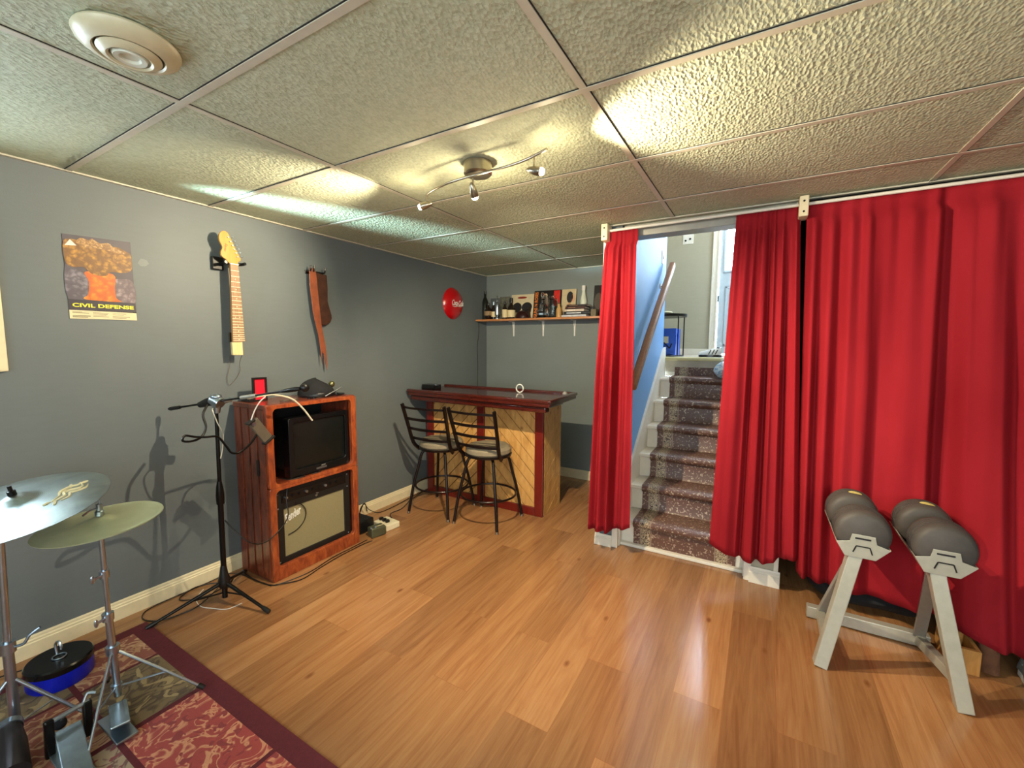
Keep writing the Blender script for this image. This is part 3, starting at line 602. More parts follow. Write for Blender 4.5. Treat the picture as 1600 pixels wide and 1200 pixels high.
MB().prism([(.058, 1.962), (.100, 1.962), (.116, 1.490), (.049, 1.487)], lambda p: Vector((.070, p[0]*1.0, p[1])), lambda p: Vector((.088, *p))).build('neck_wood', M['maple'], t, bevel=.005)
fb = MB().prism([(.056, 1.960), (.102, 1.963), (.118, 1.490), (.048, 1.487)], lambda p: Vector((.088, *p)), lambda p: Vector((.094, *p))).build('fretboard', M['rosewood'], t)
L_ = .648; zn = 1.960
for k in range(1, 22):
    z = zn-L_*(1-2**(-k/12))*.98*.742/.648*.9 if False else zn-(.470)*(1-2**(-k/12))/(1-2**(-21.6/12))
    f = (zn-z)/.473; MB().box(.0935, .0955, .056-.008*f, .102+.016*f, z-.0016, z+.0016).build('fret', M['cream'], fb)
for k in (3, 5, 7, 9, 15, 17, 19, 21, 12):
    z = zn-(.470)*(1-2**(-(k-.5)/12))/(1-2**(-21.6/12)); f = (zn-z)/.473; yc = .079+.004*f
    for dy in ((-.012, .012) if k == 12 else (0,)): MB().cyl((.0935, yc+dy, z), (.0948, yc+dy, z), .0030, 12).build('fret_marker', M['cream'], fb)
MB().box(.088, .097, .055, .103, 1.959, 1.965).build('nut', M['white'], t)
MB().prism([(.044, 1.487), (.106, 1.490), (.107, 1.404), (.046, 1.405)], lambda p: Vector((.064, *p)), lambda p: Vector((.089, *p))).build('heel', M['palewood'], t, bevel=.004)
MB().box(.055, .066, .040, .054, 1.485, 1.545).build('tuning_clip', M['black'], t, bevel=.003)
for (y, z) in ((.066, 2.122), (.078, 2.098), (.088, 2.077), (.098, 2.056), (.107, 2.035), (.115, 2.013)):
    mb = MB(); mb.cyl((.091, y-.016, z-.004), (.099, y-.016, z-.004), .004, 12); mb.cyl((.084, y-.006, z), (.084, y+.012, z+.004), .0022, 8); mb.ball((.084, y+.016, z+.005), (.004, .006, .005)); mb.build('tuning_peg', M['chrome'], t, smooth=True)
text_part('headstock_lettering', 'Squier', .019, plain('brown_ink', '#5a3413', .6), (.0914, .036, 2.055), (0, -.25, -1), (0, 1, -.25), t, shear=.3, depth=.0003)
o = MB().tube(smoothpath([(.088, .098, 1.404), (.03, .112, 1.355), (.012, .120, 1.30), (.01, .094, 1.252), (.01, .052, 1.216), (.01, .044, 1.265), (.014, .058, 1.33), (.03, .056, 1.40)]), .0014, 6).build('loose_string', plain('brown_string', '#5c4838', .6), smooth=True)
tag(o, 'thin loose string loop dangling below the guitar neck', 'string'); put(o, (.02, .08, 1.21))

# ------------------------------------------------------------------ leather strap on hook
t = thing('wall_hook', 'black wall hook holding the brown leather gun belt strap', 'hook', (0, .64, 2.03))
mb = MB(); mb.box(0, .008, .61, .76, 1.99, 2.018); mb.build('plate', M['black'], t, bevel=.003)
for y in (.618, .645, .735): MB().tube(smoothpath([(.008, y, 2.01), (.05, y, 2.005), (.065, y, 2.02), (.066, y, 2.045)]), .006, 8).build('prong', M['black'], t, smooth=True)
t = thing('leather_strap', 'brown leather strap with a darker folded pouch hanging from the wall hook', 'strap', (.04, .68, 1.27))
q = [(.612, 2.025), (.655, 2.032), (.668, 1.99), (.680, 1.80), (.697, 1.61), (.722, 1.48), (.731, 1.392), (.733, 1.33), (.728, 1.275), (.718, 1.33), (.712, 1.39), (.694, 1.42), (.69, 1.32), (.684, 1.40), (.668, 1.53), (.648, 1.62), (.630, 1.70), (.610, 1.90)]
mb = MB(); mb.prism(q, lambda p: Vector((.050, *p)), lambda p: Vector((.056, *p))); mb.build('strap_front', M['leather'], t, bevel=.002)
q = [(.665, 2.005), (.72, 2.0), (.768, 1.996), (.772, 1.90), (.769, 1.80), (.782, 1.75), (.798, 1.70), (.800, 1.672), (.785, 1.64), (.741, 1.616), (.70, 1.62)]
MB().prism(q, lambda p: Vector((.016, *p)), lambda p: Vector((.042, *p))).build('pouch', M['leather_dark'], t, bevel=.008, seg=3)

# ------------------------------------------------------------------ round cola sign
t = thing('cola_sign', 'domed round red cola button sign on the grey wall', 'sign', (0, 2.34, 1.915))
R0 = .165
mb = MB(); mb.lathe([(R0, 0), (R0+.004, .006), (R0*.97, .018), (R0*.85, .040), (R0*.6, .060), (R0*.3, .070), (.001, .072)], (0, 2.34, 1.917), (1, 0, 0), 56); mb.build('disc', M['coke'], t, smooth=True)
text_part('sign_lettering', 'Coca-Cola', .080, M['white'], (.0745, 2.335, 1.917), (0, 1, 0), (0, 0, 1), t, shear=.42, width=.195, bold=.0015)
sw = smoothpath([(.07, 2.25, 1.885), (.074, 2.29, 1.878), (.074, 2.34, 1.888), (.074, 2.39, 1.884), (.066, 2.43, 1.896)], 5)
MB().tube(sw, [.001+.003*math.sin(PI*i/(len(sw)-1)) for i in range(len(sw))], 6).build('sign_swash', M['white'], t)

# ------------------------------------------------------------------ shelf and what stands on it
t = thing('wall_shelf', 'long varnished wooden shelf on the back wall of the alcove', 'shelf', (.96, YB, 1.745))
MB().box(.012, 1.925, 2.755, YB, 1.745, 1.766).build('board', M['shelfwood'], t, bevel=.002)
for x in (.385, .77, 1.149):
    mb = MB(); mb.box(x-.012, x+.012, 2.90, YB, 1.740, 1.745); mb.prism([(x-.012, 1.742), (x+.012, 1.742), (x+.007, 1.575), (x-.007, 1.575)], lambda p: Vector((p[0], 2.998, p[1])), lambda p: Vector((p[0], YB, p[1]))); mb.prism([(2.965, 1.742), (3.0, 1.742), (3.0, 1.62)], lambda p: Vector((x-.003, *p)), lambda p: Vector((x+.003, *p))); mb.build('shelf_bracket', M['white'], t, bevel=.002)
ZS = 1.7662
o = MB().tube(smoothpath([(.006, 2.83, 1.745), (.006, 2.83, 1.60), (.006, 2.80, 1.45), (.006, 2.81, 1.25), (.006, 2.80, 1.0), (.01, 2.78, .7), (.012, 2.79, .45)]), .0035, 6).build('extension_cable', M['cable'], smooth=True)
tag(o, 'black power cord running down the wall corner from the shelf', 'cord'); put(o, (.01, 2.8, .45))
def lean(x0, x1, h, y, mat, nm, label, group=None, deco=None, cat='record'):
    t = thing(nm, label, cat, ((x0+x1)/2, y, ZS), group)
    tilt = .05
    mb = MB(); mb.prism([(x0, 0), (x1, 0), (x1, h), (x0, h)], lambda p: Vector((p[0], y+tilt*p[1]/h, ZS+p[1])), lambda p: Vector((p[0], y+.006+tilt*p[1]/h, ZS+p[1]+.0002))); mb.build('sleeve', mat, t)
    fn = lambda px, pz, e=0: Vector((x0+(x1-x0)*px, y-.0008-e+tilt*pz, ZS+h*pz))
    for (dn, pts, m) in (deco or []):
        q = [(p[0], p[1]) for p in pts]
        MB().prism(q, lambda p: fn(p[0], p[1]), lambda p: fn(p[0], p[1], .001)).build(dn, m, t)
    return t, fn
def oval(cx, cy, rx, ry, n=16): return [(cx+rx*math.cos(2*PI*k/n), cy+ry*math.sin(2*PI*k/n)) for k in range(n)]
LPG = 'record sleeves leaning along the shelf'
lean(.075, .20, .26, 2.935, plain('slate_sleeve', '#565c60', .5), 'record_sleeve', 'dark slate sleeve at the corner end of the shelf', LPG)
lean(.21, .345, .27, 2.925, cloudmat('misty_sleeve', '#4f5047', '#6c6d60', '#8a8878', 14), 'record_sleeve', 'misty olive grey sleeve behind the small liquor bottles', LPG)
lean(.37, .675, .285, 2.93, plain('beige_sleeve', '#cbbd9c', .5, var=.05), 'record_sleeve', 'beige sleeve with two dark round heads and a red title', LPG,
     [('title', oval(.47, .87, .2, .045), plain('dark_red_print', '#7e2a1c', .5)), ('head', oval(.28, .48, .2, .2), M['ink']), ('head', oval(.7, .48, .22, .2), M['ink']), ('shoulder', [(.2, 0), (.92, 0), (.85, .4), (.5, .36), (.3, .3)], plain('dark_print', '#2b2320', .5)), ('face', oval(.80, .36, .1, .16), plain('brown_print', '#4e3a2c', .5))])
t, fn = lean(.68, 1.005, .31, 2.91, plain('black_sleeve', '#15120f', .4), 'record_sleeve', 'black sleeve with vertical orange lettering and a red corner', LPG,
     [('side_band', [(0, 0), (.2, 0), (.2, 1), (0, 1)], plain('black_band', '#120f0d', .5)), ('red_corner', [(.74, .45), (.97, .45), (.97, .98), (.74, .98)], plain('red_print', '#c02218', .5)), ('figure', oval(.42, .55, .13, .3), plain('grey_print', '#6e6258', .5)), ('figure_face', oval(.44, .82, .06, .07), plain('pale_print', '#cfc0a4', .5))])
text_part('sleeve_lettering', 'GUNS N ROSES', .052, plain('orange_print', '#e07a28', .5), fn(.105, .5, .002), (0, .05/.31, 1), (-1, 0, 0), t, width=.285, bold=.001)
lean(1.01, 1.175, .31, 2.925, plain('tan_sleeve', '#c3b18c', .5, var=.06), 'record_sleeve', 'tan sleeve showing a dark haired figure, beside the book stack', LPG,
     [('hair', oval(.58, .72, .22, .2), M['ink']), ('face', oval(.78, .68, .17, .15), plain('skin_print', '#c99b78', .5)), ('torso', [(.1, 0), (.75, 0), (.9, .3), (.6, .55), (.3, .4)], plain('pale_skin_print', '#b98f68', .5))])
lean(1.375, 1.60, .33, 2.92, plain('near_black_sleeve', '#1a1512', .4), 'record_sleeve', 'black sleeve with an orange haired figure at the curtain end', LPG,
     [('hair', oval(.66, .68, .17, .16), plain('ginger_print', '#8c4326', .5)), ('face', oval(.68, .66, .1, .11), plain('skin_print_2', '#d0a088', .5)), ('scarf', [(.45, .2), (.75, .2), (.72, .52), (.62, .5)], plain('cream_print', '#d8b088', .5)), ('foliage', oval(.24, .5, .2, .26), plain('olive_print', '#4b4238', .5))])
BG = 'bottles on the wall shelf'
def bottle(x, y, prof, mat, label, cap=None, lab=None, nm='bottle', cat='bottle'):
    t = thing(nm, label, cat, (x, y, ZS), BG if cat == 'bottle' else None)
    MB().lathe(prof, (x, y, ZS), n=24).build('body', mat, t, smooth=True)
    if cap: MB().lathe([(.001, cap[0]), (cap[2], cap[0]), (cap[2], cap[1]), (.001, cap[1])], (x, y, ZS), n=16).build('cap', cap[3], t, smooth=True)
    if lab: MB().lathe([(lab[2], lab[0]), (lab[2]+.0008, lab[0]), (lab[2]+.0008, lab[1]), (lab[2], lab[1])], (x, y, ZS), n=24).build('paper_label', lab[3], t, smooth=True)
    return t
def bp(r, hs, h, rn=.012): return [(.001, 0), (r*.95, 0), (r, .006), (r, hs), (r*.8, hs+(h-hs)*.25), (rn, hs+(h-hs)*.5), (rn, h), (.001, h)]
bottle(.075, 2.865, bp(.036, .20, .335, .014), M['greenglass'], 'tall black wine bottle at the wall corner', (.30, .338, .015, M['black']))
bottle(.150, 2.82, [(.001, 0), (.03, 0), (.047, .03), (.05, .07), (.04, .115), (.014, .145), (.012, .185), (.001, .185)], M['amberglass'], 'round squat brown bottle beside the tall black one', (.165, .19, .014, M['black']), (.045, .095, .0498, plain('faded_label', '#8e7350', .6)))
bottle(.216, 2.83, bp(.026, .11, .20), M['amberglass'], 'slim brown bottle with a silver cap next to the silver decanter', (.165, .202, .013, M['chrome']), (.03, .09, .0262, M['label']))
bottle(.355, 2.85, bp(.030, .10, .20), M['amberglass'], 'small dark bottle with a slanted cream label', (.17, .202, .014, M['black']), (.02, .11, .0302, M['label']))
bottle(.440, 2.85, bp(.044, .105, .235, .015), M['amberglass'], 'wide dark bottle with a broad cream label in front of the beige sleeve', (.18, .238, .017, M['black']), (.02, .10, .0443, M['label']))
t = thing('decanter', 'silver clear decanter with a pointed stopper between the brown bottles', 'decanter', (.283, 2.80, ZS))
MB().lathe([(.001, 0), (.03, 0), (.03, .006), (.008, .02), (.008, .03), (.027, .05), (.030, .15), (.026, .17), (.013, .185), (.001, .185)], (.283, 2.80, ZS), n=24).build('body', M['chrome'], t, smooth=True)
MB().lathe([(.001, .186), (.020, .186), (.020, .19), (.006, .20), (.010, .22), (.004, .235), (.009, .25), (.001, .27)], (.283, 2.80, ZS), n=20).build('stopper', M['glass'], t, smooth=True)
t = thing('flat_cap', 'dark maroon cap lying on the shelf before the beige sleeve', 'cap', (.60, 2.83, ZS))
mb = MB(); mb.sheet(lambda u, v: Vector((.585+.085*math.cos(2*PI*u)*math.sin(PI/2*v), 2.84+.065*math.sin(2*PI*u)*math.sin(PI/2*v), ZS+.004+.085*math.cos(PI/2*v))), 32, 10)
capm = plain('dark_maroon_satin', '#2a0d10', .35); mb.build('crown', capm, t, smooth=True); MB().lathe([(.001, .001), (.052, 0), (.06, .004), (.001, .012)], (.665, 2.80, ZS), n=24).build('peak', capm, t, smooth=True)
t = thing('glass_jar', 'clear square shouldered glass jar in front of the red corner sleeve', 'jar', (.985, 2.82, ZS))
MB().lathe([(.001, 0), (.052, 0), (.055, .01), (.055, .17), (.045, .195), (.02, .205), (.018, .23), (.015, .23), (.017, .20), (.042, .19), (.051, .168), (.051, .01), (.001, .006)], (.975, 2.81, ZS), n=28).build('body', M['glass'], t, smooth=True)
t = thing('decanter', 'cut glass decanter with a dark and pale stopper before the black sleeve', 'decanter', (.845, 2.82, ZS))
MB().lathe([(.001, 0), (.05, 0), (.06, .02), (.062, .09), (.045, .14), (.018, .16), (.016, .19), (.024, .2), (.001, .2)], (.85, 2.82, ZS), n=10).build('body', M['glass'], t)
MB().lathe([(.001, .2), (.016, .2), (.012, .215), (.024, .24), (.016, .268), (.001, .275)], (.85, 2.82, ZS), n=8).build('stopper', M['glass'], t)
MB().lathe([(.062, .03), (.0632, .03), (.0632, .05), (.062, .05)], (.85, 2.82, ZS), n=10).build('silver_band', M['chrome'], t)
t = thing('tan_bottle', 'small tan ceramic bottle between the glass jar and the books', 'bottle', (1.05, 2.80, ZS), BG)
MB().lathe(bp(.028, .08, .14, .012), (1.05, 2.80, ZS), n=20).build('body', plain('tan_ceramic', '#b98f52', .4), t, smooth=True)
MB().lathe([(.001, .14), (.014, .14), (.014, .15), (.001, .15)], (1.05, 2.80, ZS), n=16).build('cork', M['brown'], t)
bz = ZS
BK = [(1.085, 1.36, .022, '#b9bcc4', '#c9ccd4', 'silver spined book, bottom of the shelf book stack'), (1.11, 1.40, .026, '#15161a', '#c8ccd0', 'black book with pale lettering, second up in the shelf stack'),
      (1.115, 1.33, .024, '#cfbfae', '#e8ddc8', 'thick cream book in the middle of the shelf stack'), (1.13, 1.34, .020, '#4a241c', '#8f6a54', 'dark red book under the topmost one in the shelf stack'), (1.14, 1.36, .018, '#2a1a16', '#7c5a48', 'dark brown book, topmost of the shelf stack')]
for k, (a, b, h, c, c2, lb) in enumerate(BK):
    h *= 1.15; t = thing('book', lb, 'book', ((a+b)/2, 2.84, bz), 'books lying stacked on the wall shelf')
    y0_ = 2.785+.006*(k % 3)
    mb = MB(); mb.box(a, b, y0_, y0_+.15, bz+.0003, bz+.003); mb.box(a, b, y0_, y0_+.15, bz+h-.003, bz+h-.0003); mb.box(a, b, y0_, y0_+.003, bz+.0003, bz+h-.0003); mb.build('cover', plain('book_cover_%s' % c[1:], c, .45), t)
    MB().box(a+.003, b-.003, y0_+.003, y0_+.147, bz+.003, bz+h-.003).build('pages', M['paper'], t)
    MB().box(a+.03, b-.10, y0_-.0006, y0_, bz+h*.3, bz+h*.7).build('spine_strip', plain('spine_%s' % c2[1:], c2, .5), t)
    bz += h
o = MB().box(1.40, 1.455, 2.80, 2.86, ZS, ZS+.075).build('wooden_box', plain('olive_brown_box', '#6b6048', .6), bevel=.004); tag(o, 'small olive brown box beside the shelf book stack', 'box'); put(o, (1.43, 2.83, ZS))
t = thing('white_bottle', 'tall white bottle standing on the shelf behind the book stack', 'bottle', (1.262, 2.955, ZS), BG)
MB().lathe([(.001, 0), (.04, 0), (.042, .01), (.036, .18), (.022, .24), (.017, .285), (.001, .285)], (1.262, 2.958, ZS), n=24).build('body', M['vent2'], t, smooth=True)
MB().lathe([(.001, .285), (.021, .285), (.021, .335), (.001, .335)], (1.262, 2.958, ZS), n=20).build('cap', M['white'], t, smooth=True)

# ------------------------------------------------------------------ bar
BZ = 1.05
t = thing('bar_counter', 'home bar with knotty pine chevron front and cherry red trim', 'bar', (.72, 2.0, 0))
bx0, bx1, by0, by1 = .075, 1.356, 1.842, 2.20
MB().box(bx0+.01, bx1-.01, by0+.012, by1, 0, BZ-.06).build('carcass', M['darkgap'], t)
mb = MB()   # chevron boards: two fields of diagonal planks with grooves, clipped to the panel
def clip(poly, a, b, c):
    out = []
    for i in range(len(poly)):
        p, q = poly[i], poly[(i+1) % len(poly)]; dp = a*p[0]+b*p[1]-c; dq = a*q[0]+b*q[1]-c
        if dp <= 0: out.append(p)
        if dp*dq < 0: k = dp/(dp-dq); out.append((p[0]+(q[0]-p[0])*k, p[1]+(q[1]-p[1])*k))
    return out
def field(u0, u1, v0, v1, sgn, fn0, fn1, wd=.088, ang=45):
    ca, sa = math.cos(math.radians(ang)), math.sin(math.radians(ang))*sgn
    k = -30
    while k < 40:
        c0_, c1_ = k*wd+.003, (k+1)*wd-.003; poly = [(u0, v0), (u1, v0), (u1, v1), (u0, v1)]
        poly = clip(poly, sa, ca, c1_)
        if len(poly) > 2: poly = clip(poly, -sa, -ca, -c0_)
        if len(poly) > 2: mb.prism(poly, fn0, fn1)
        k += 1
field(bx0+.02, .72, .03, .98, -1, lambda p: Vector((p[0], by0, p[1])), lambda p: Vector((p[0], by0+.012, p[1])))
field(.72, bx1-.02, .03, .98, 1, lambda p: Vector((p[0], by0, p[1])), lambda p: Vector((p[0], by0+.012, p[1])))
mb.build('front_planks', M['pine'], t, bevel=.003)
mb = MB(); field(by0+.02, by1, .0, .99, -1, lambda p: Vector((bx1-.012, p[0], p[1])), lambda p: Vector((bx1, p[0], p[1])), .10, 35); mb.build('side_planks', M['pine'], t, bevel=.0015)
def trim_bar(nm, a, b, c, d): MB().box(a, b, by0-.022, by0+.004, c, d).build(nm, M['redpaint'], t, bevel=.004)
trim_bar('front_stile', bx0, bx0+.075, 0, .99); trim_bar('front_stile', bx1-.075, bx1+.004, 0, .99); trim_bar('centre_stile', .680, .758, .07, .93)
trim_bar('bottom_rail', bx0+.075, bx1-.075, 0, .072); trim_bar('top_rail', bx0+.075, bx1-.075, .925, .99)
mb = MB()
pl = [(.035, 1.60), (1.545, 1.545), (1.50, 2.20), (.012, 2.20)]
mb.prism(pl, lambda p: Vector((*p, BZ-.050)), lambda p: Vector((*p, BZ-.012))); mb.build('counter_top', M['redwood'], t, bevel=.006)
mb = MB()
def strip(p, q, w_=.045, h=.03): mb.bar((*p, BZ-.008), (*q, BZ-.008), w_, h)
strip((.03, 1.615), (1.545, 1.560)); strip((1.530, 1.545), (1.487, 2.21)); strip((.012, 2.19), (1.50, 2.19))
mb.build('rail_moulding', M['redwood'], t, bevel=.009, seg=3, smooth=True)
mb = MB(); mb.bar((.05, 1.66, BZ-.075), (1.50, 1.61, BZ-.075), .07, .05); mb.box(bx1-.04, bx1+.03, by0-.15, by1-.02, BZ-.11, BZ-.05); mb.build('under_moulding', M['redwood'], t, bevel=.012, seg=3, smooth=True)
o = thing('black_box', 'small dark box on the wall end of the bar top', 'box', (.12, 1.88, BZ-.012))
MB().box(.035, .20, 1.80, 1.90, BZ-.012, BZ+.035).build('case', M['blackgloss'], o, bevel=.006); MB().cyl((.195, 1.82, BZ+.036), (.195, 1.85, BZ+.036), .012, 12).build('knob', M['chrome'], o)
o = MB().tube([(1.02+.036*math.cos(k*PI/16), 2.02, BZ+.030+.036*math.sin(k*PI/16)) for k in range(32)], .006, 8, True).build('white_ring', M['white'], smooth=True); tag(o, 'white ring standing upright on the bar top', 'ring'); put(o, (1.02, 2.02, BZ-.012))
o = MB().lathe([(.001, 0), (.02, 0), (.022, .012), (.012, .028), (.001, .03)], (1.425, 2.12, BZ-.012), n=16).build('small_knob', M['greymetal'], smooth=True); tag(o, 'small grey cap on the stair end of the bar top', 'cap')
put(o, (1.425, 2.12, BZ-.012))

# ------------------------------------------------------------------ bar stools
def make_stool():
    t = thing('bar_stool', '', 'bar stool', (0, 0, 0), 'metal bar stools at the bar')
    zs = .575
    MB().lathe([(.001, zs+.078), (.10, zs+.080), (.17, zs+.072), (.190, zs+.050), (.192, zs+.022), (.175, zs+.002), (.001, zs)], n=40).build('seat', M['seat'], t, smooth=True)
    MB().lathe([(.13, zs-.012), (.194, zs-.010), (.197, zs+.004), (.188, zs+.008), (.13, zs+.004)], n=40).build('seat_ring', M['bronze'], t, smooth=True)
    MB().lathe([(.001, zs-.04), (.07, zs-.04), (.08, zs-.012), (.001, zs-.012)], n=24).build('swivel', M['bronze'], t, smooth=True)
    for sx in (-1, 1):
        for sy in (-1, 1):
            p = smoothpath([(.05*sx, .05*sy, zs-.028), (.10*sx, .10*sy, zs-.024), (.125*sx, .125*sy, zs-.055), (.145*sx, .145*sy, zs-.16), (.178*sx, .178*sy, .24), (.209*sx, .209*sy, .004)], 5)
            lg = MB().tube(p, .0125, 10).build('leg', M['bronze'], t, smooth=True)
            MB().lathe([(.001, 0), (.013, 0), (.015, .003), (.013, .02), (.001, .02)], (.209*sx, .209*sy, .0005), n=12).build('foot_cap', M['nickel'], lg, smooth=True)
    MB().tube([(.232*math.cos(k*PI/20), .232*math.sin(k*PI/20), .235) for k in range(40)], .009, 8, True).build('foot_ring', M['bronze'], t, smooth=True)
    for sx in (-1, 1):
        p = smoothpath([(.178*sx, -.085, zs-.02), (.192*sx, -.15, zs+.05), (.205*sx, -.205, zs+.22), (.215*sx, -.262, .975)], 5)
        mb = MB()
        for i in range(len(p)-1): mb.bar(p[i], p[i+1]+(p[i+1]-p[i])*.08, .016, .028, (0, 1, 0))
        mb.build('back_post', M['bronze'], t)
    for k, z in enumerate((.665, .755, .845, .945)):
        f = (z-.555)/.42; yy = -.10-.155*f**.85; xx = .186+.026*f
        p = [(xx*(-1+2*i/12), yy-.035*math.sin(PI*i/12), z) for i in range(13)]
        mb = MB()
        for i in range(12): mb.bar(p[i], Vector(p[i+1])+(Vector(p[i+1])-Vector(p[i]))*.05, .008, .022 if k < 3 else .018)
        mb.build('back_slat', M['bronze'], t, smooth=True)
    return t
st = make_stool(); st['label'] = 'dark metal bar stool with ladder back nearer the centre of the bar front'
def copy_tree(o, parent=None):
    c = o.copy(); COL.objects.link(c); c.parent = parent
    for ch in [x for x in bpy.data.objects if x.parent == o]: copy_tree(ch, c)
    return c
s2 = copy_tree(st); s2['label'] = 'dark metal bar stool with ladder back between the other stool and the grey side wall'
st.location = (.985, 1.555, 0); st.rotation_euler = (0, 0, .02)
s2.location = (.50, 1.535, 0); s2.rotation_euler = (0, 0, .07)

# ------------------------------------------------------------------ tv cabinet
CX0, CX1, CY0, CY1, CZ = .025, .385, .062, .715, 1.11
t = thing('tv_cabinet', 'reddish two tier wooden cabinet against the grey wall', 'cabinet', (.2, .39, 0))
mb = MB(); mb.box(CX0, CX1-.03, CY0, CY0+.03, 0, CZ-.02)
for yy in (0,): 
    for k in range(4): mb.box(CX0+.02+.085*k, CX0+.082+.085*k, CY0-.005, CY0, .02, CZ-.03)
mb.build('side_panel', M['cab'], t, bevel=.003)
MB().box(CX0, CX1-.03, CY1-.03, CY1, 0, CZ-.02).build('side_panel', M['cab'], t, bevel=.003)
MB().box(CX0, CX1-.02, CY0-.004, CY1+.004, CZ-.028, CZ).build('top_panel', M['cab'], t, bevel=.004)
MB().box(CX0+.01, CX1-.02, CY0+.03, CY1-.03, .58, .605).build('middle_shelf', M['cab'], t)
MB().box(CX0+.01, CX1-.02, CY0+.03, CY1-.03, .0, .075).build('bottom_panel', M['cab'], t)
MB().box(CX0, CX0+.008, CY0+.03, CY1-.03, .075, CZ-.03).build('back_panel', plain('dark_back_board', '#1d2529', .5), t)
# front frame with two rounded openings
def rrect(y0, y1, z0, z1, r, n=5):
    out = []
    for (cy, cz, a0) in ((y1-r, z1-r, 0), (y0+r, z1-r, PI/2), (y0+r, z0+r, PI), (y1-r, z0+r, 1.5*PI)):
        out += [(cy+r*math.cos(a0+k*PI/2/n), cz+r*math.sin(a0+k*PI/2/n)) for k in range(n+1)]
    return out
def frame_with_hole(mb, o_, i_, x0, x1):
    n = len(o_); v = [Vector((x, *p)) for x in (x0, x1) for p in o_]+[Vector((x, *p)) for x in (x0, x1) for p in i_]
    f = []
    for k in range(n):
        j = (k+1) % n
        f += [(k, j, n+j, n+k), (2*n+k, 3*n+k, 3*n+j, 2*n+j), (k, 2*n+k, 2*n+j, j), (n+k, n+j, 3*n+j, 3*n+k)]
    mb.add(v, f)
mb = MB()
frame_with_hole(mb, rrect(CY0, CY1, .592, CZ-.004, .012), rrect(CY0+.042, CY1-.042, .612, CZ-.028, .028), CX1-.032, CX1)
frame_with_hole(mb, rrect(CY0, CY1, 0, .5915, .006), rrect(CY0+.042, CY1-.042, .085, .572, .028), CX1-.032, CX1)
mb.build('front_frame', M['cabfront'], t, bevel=.004, seg=3, smooth=True)
MB().prism(rrect(.27, .295, .665, .77, .012), lambda p: Vector((p[0], CY0-.008, p[1])), lambda p: Vector((p[0], CY0-.004, p[1]))).build('handle_slot', M['darkgap'], t)
# television
t = thing('television', 'old black tube television in the upper cabinet bay', 'TV', (.22, .45, .605))
TX = .355
mb = MB(); mb.box(.06, .30, .25, .64, .63, .97); mb.build('rear_case', M['black'], t, bevel=.02)
mb = MB(); frame_with_hole(mb, rrect(.215, .668, .612, 1.005, .012), rrect(.250, .640, .665, .975, .02), .29, TX); mb.build('bezel', M['blackgloss'], t, bevel=.004, smooth=True)
mb = MB(); mb.sheet(lambda u, v: Vector((.338+.012*(1-(2*u-1)**2)*(1-(2*v-1)**2), .25+.39*u, .665+.31*v)), 14, 12); mb.build('screen', plain('dark_tube_glass', '#0d1211', .32, var=.1), t, smooth=True)
MB().box(TX-.002, TX+.002, .40, .48, .632, .645).build('control_strip', M['charcoal'], t)
mb = MB(); mb.box(TX-.001, TX+.0012, .44, .47, .651, .656); mb.build('maker_mark', M['greymetal'], t)
# amp
t = thing('guitar_amplifier', 'black guitar combo amplifier with silver grille in the lower cabinet bay', 'amplifier', (.22, .39, .075))
AY0, AY1, AZ0, AZ1, AX = .112, .665, .078, .56, .35
mb = MB(); mb.box(.10, AX-.02, AY0, AY1, AZ0, AZ1); mb.build('case', M['amptolex'], t, bevel=.008)
mb = MB(); frame_with_hole(mb, rrect(AY0, AY1, AZ0, AZ1, .012), rrect(.165, .617, .118, .432, .004), AX-.02, AX); mb.build('front_baffle', M['amptolex'], t, bevel=.003)
MB().box(AX-.019, AX-.008, .165, .617, .118, .432).build('grille_cloth', M['grille'], t)
cp = MB().box(AX, AX+.003, .15, .63, .475, .535).build('control_panel', M['blackgloss'], t)
for k in range(9): MB().cyl((AX+.003, .18+.047*k, .505), (AX+.014, .18+.047*k, .505), .0085, 12).build('knob', M['blackgloss'] if k % 3 else M['chrome'], cp, smooth=True)
for (y, z) in ((.128, .445), (.645, .445), (.128, .095), (.645, .095), (.128, .535), (.645, .535)): MB().ball((AX, y, z), (.003, .005, .005)).build('corner_screw', M['chrome'], t)
text_part('amp_lettering', 'Fender', .075, M['white'], (AX-.006, .225, .375), (0, 1, .30), (0, -.30, 1), t, shear=.35, width=.115, bold=.0012, depth=.002)
mb = MB(); mb.prism([(.392, .446), (.405, .452), (.40, .462), (.415, .468), (.392, .474), (.40, .463), (.385, .457)], lambda p: Vector((AX, *p)), lambda p: Vector((AX+.003, *p))); mb.build('centre_badge', M['chrome'], t)
o = MB().tube(smoothpath([(.36, .19, .57), (.375, .17, .50), (.40, .16, .40), (.405, .10, .335), (.42, .0, .30), (.41, -.08, .33), (.36, -.14, .42), (.335, -.17, .48)]), .0035, 6).build('audio_cable', M['cable'], smooth=True)
tag(o, 'thin black cable sagging between the amplifier and the microphone stand', 'cable'); put(o, (.40, 0, .30))
o = MB().tube(smoothpath([(AX-.002, .19, .255), (AX+.0, .25, .27), (AX+.0, .30, .31), (AX+.0, .315, .37), (AX+.0, .29, .42), (AX+.006, .24, .452)]), .003, 6).build('looped_cable', M['cable'], smooth=True); tag(o, 'thin dark cable looped across the amplifier grille', 'cable'); put(o, (AX, .27, .255))
o = MB().tube(smoothpath([(.20, .14, .613), (.30, .18, .618), (.36, .22, .613), (.372, .30, .616), (.30, .33, .612), (.32, .40, .618), (.368, .42, .613), (.366, .36, .614)]), .004, 6).build('power_lead', M['cable'], smooth=True); tag(o, 'black lead coiled on the middle cabinet shelf under the television', 'cable'); put(o, (.3, .3, .606))

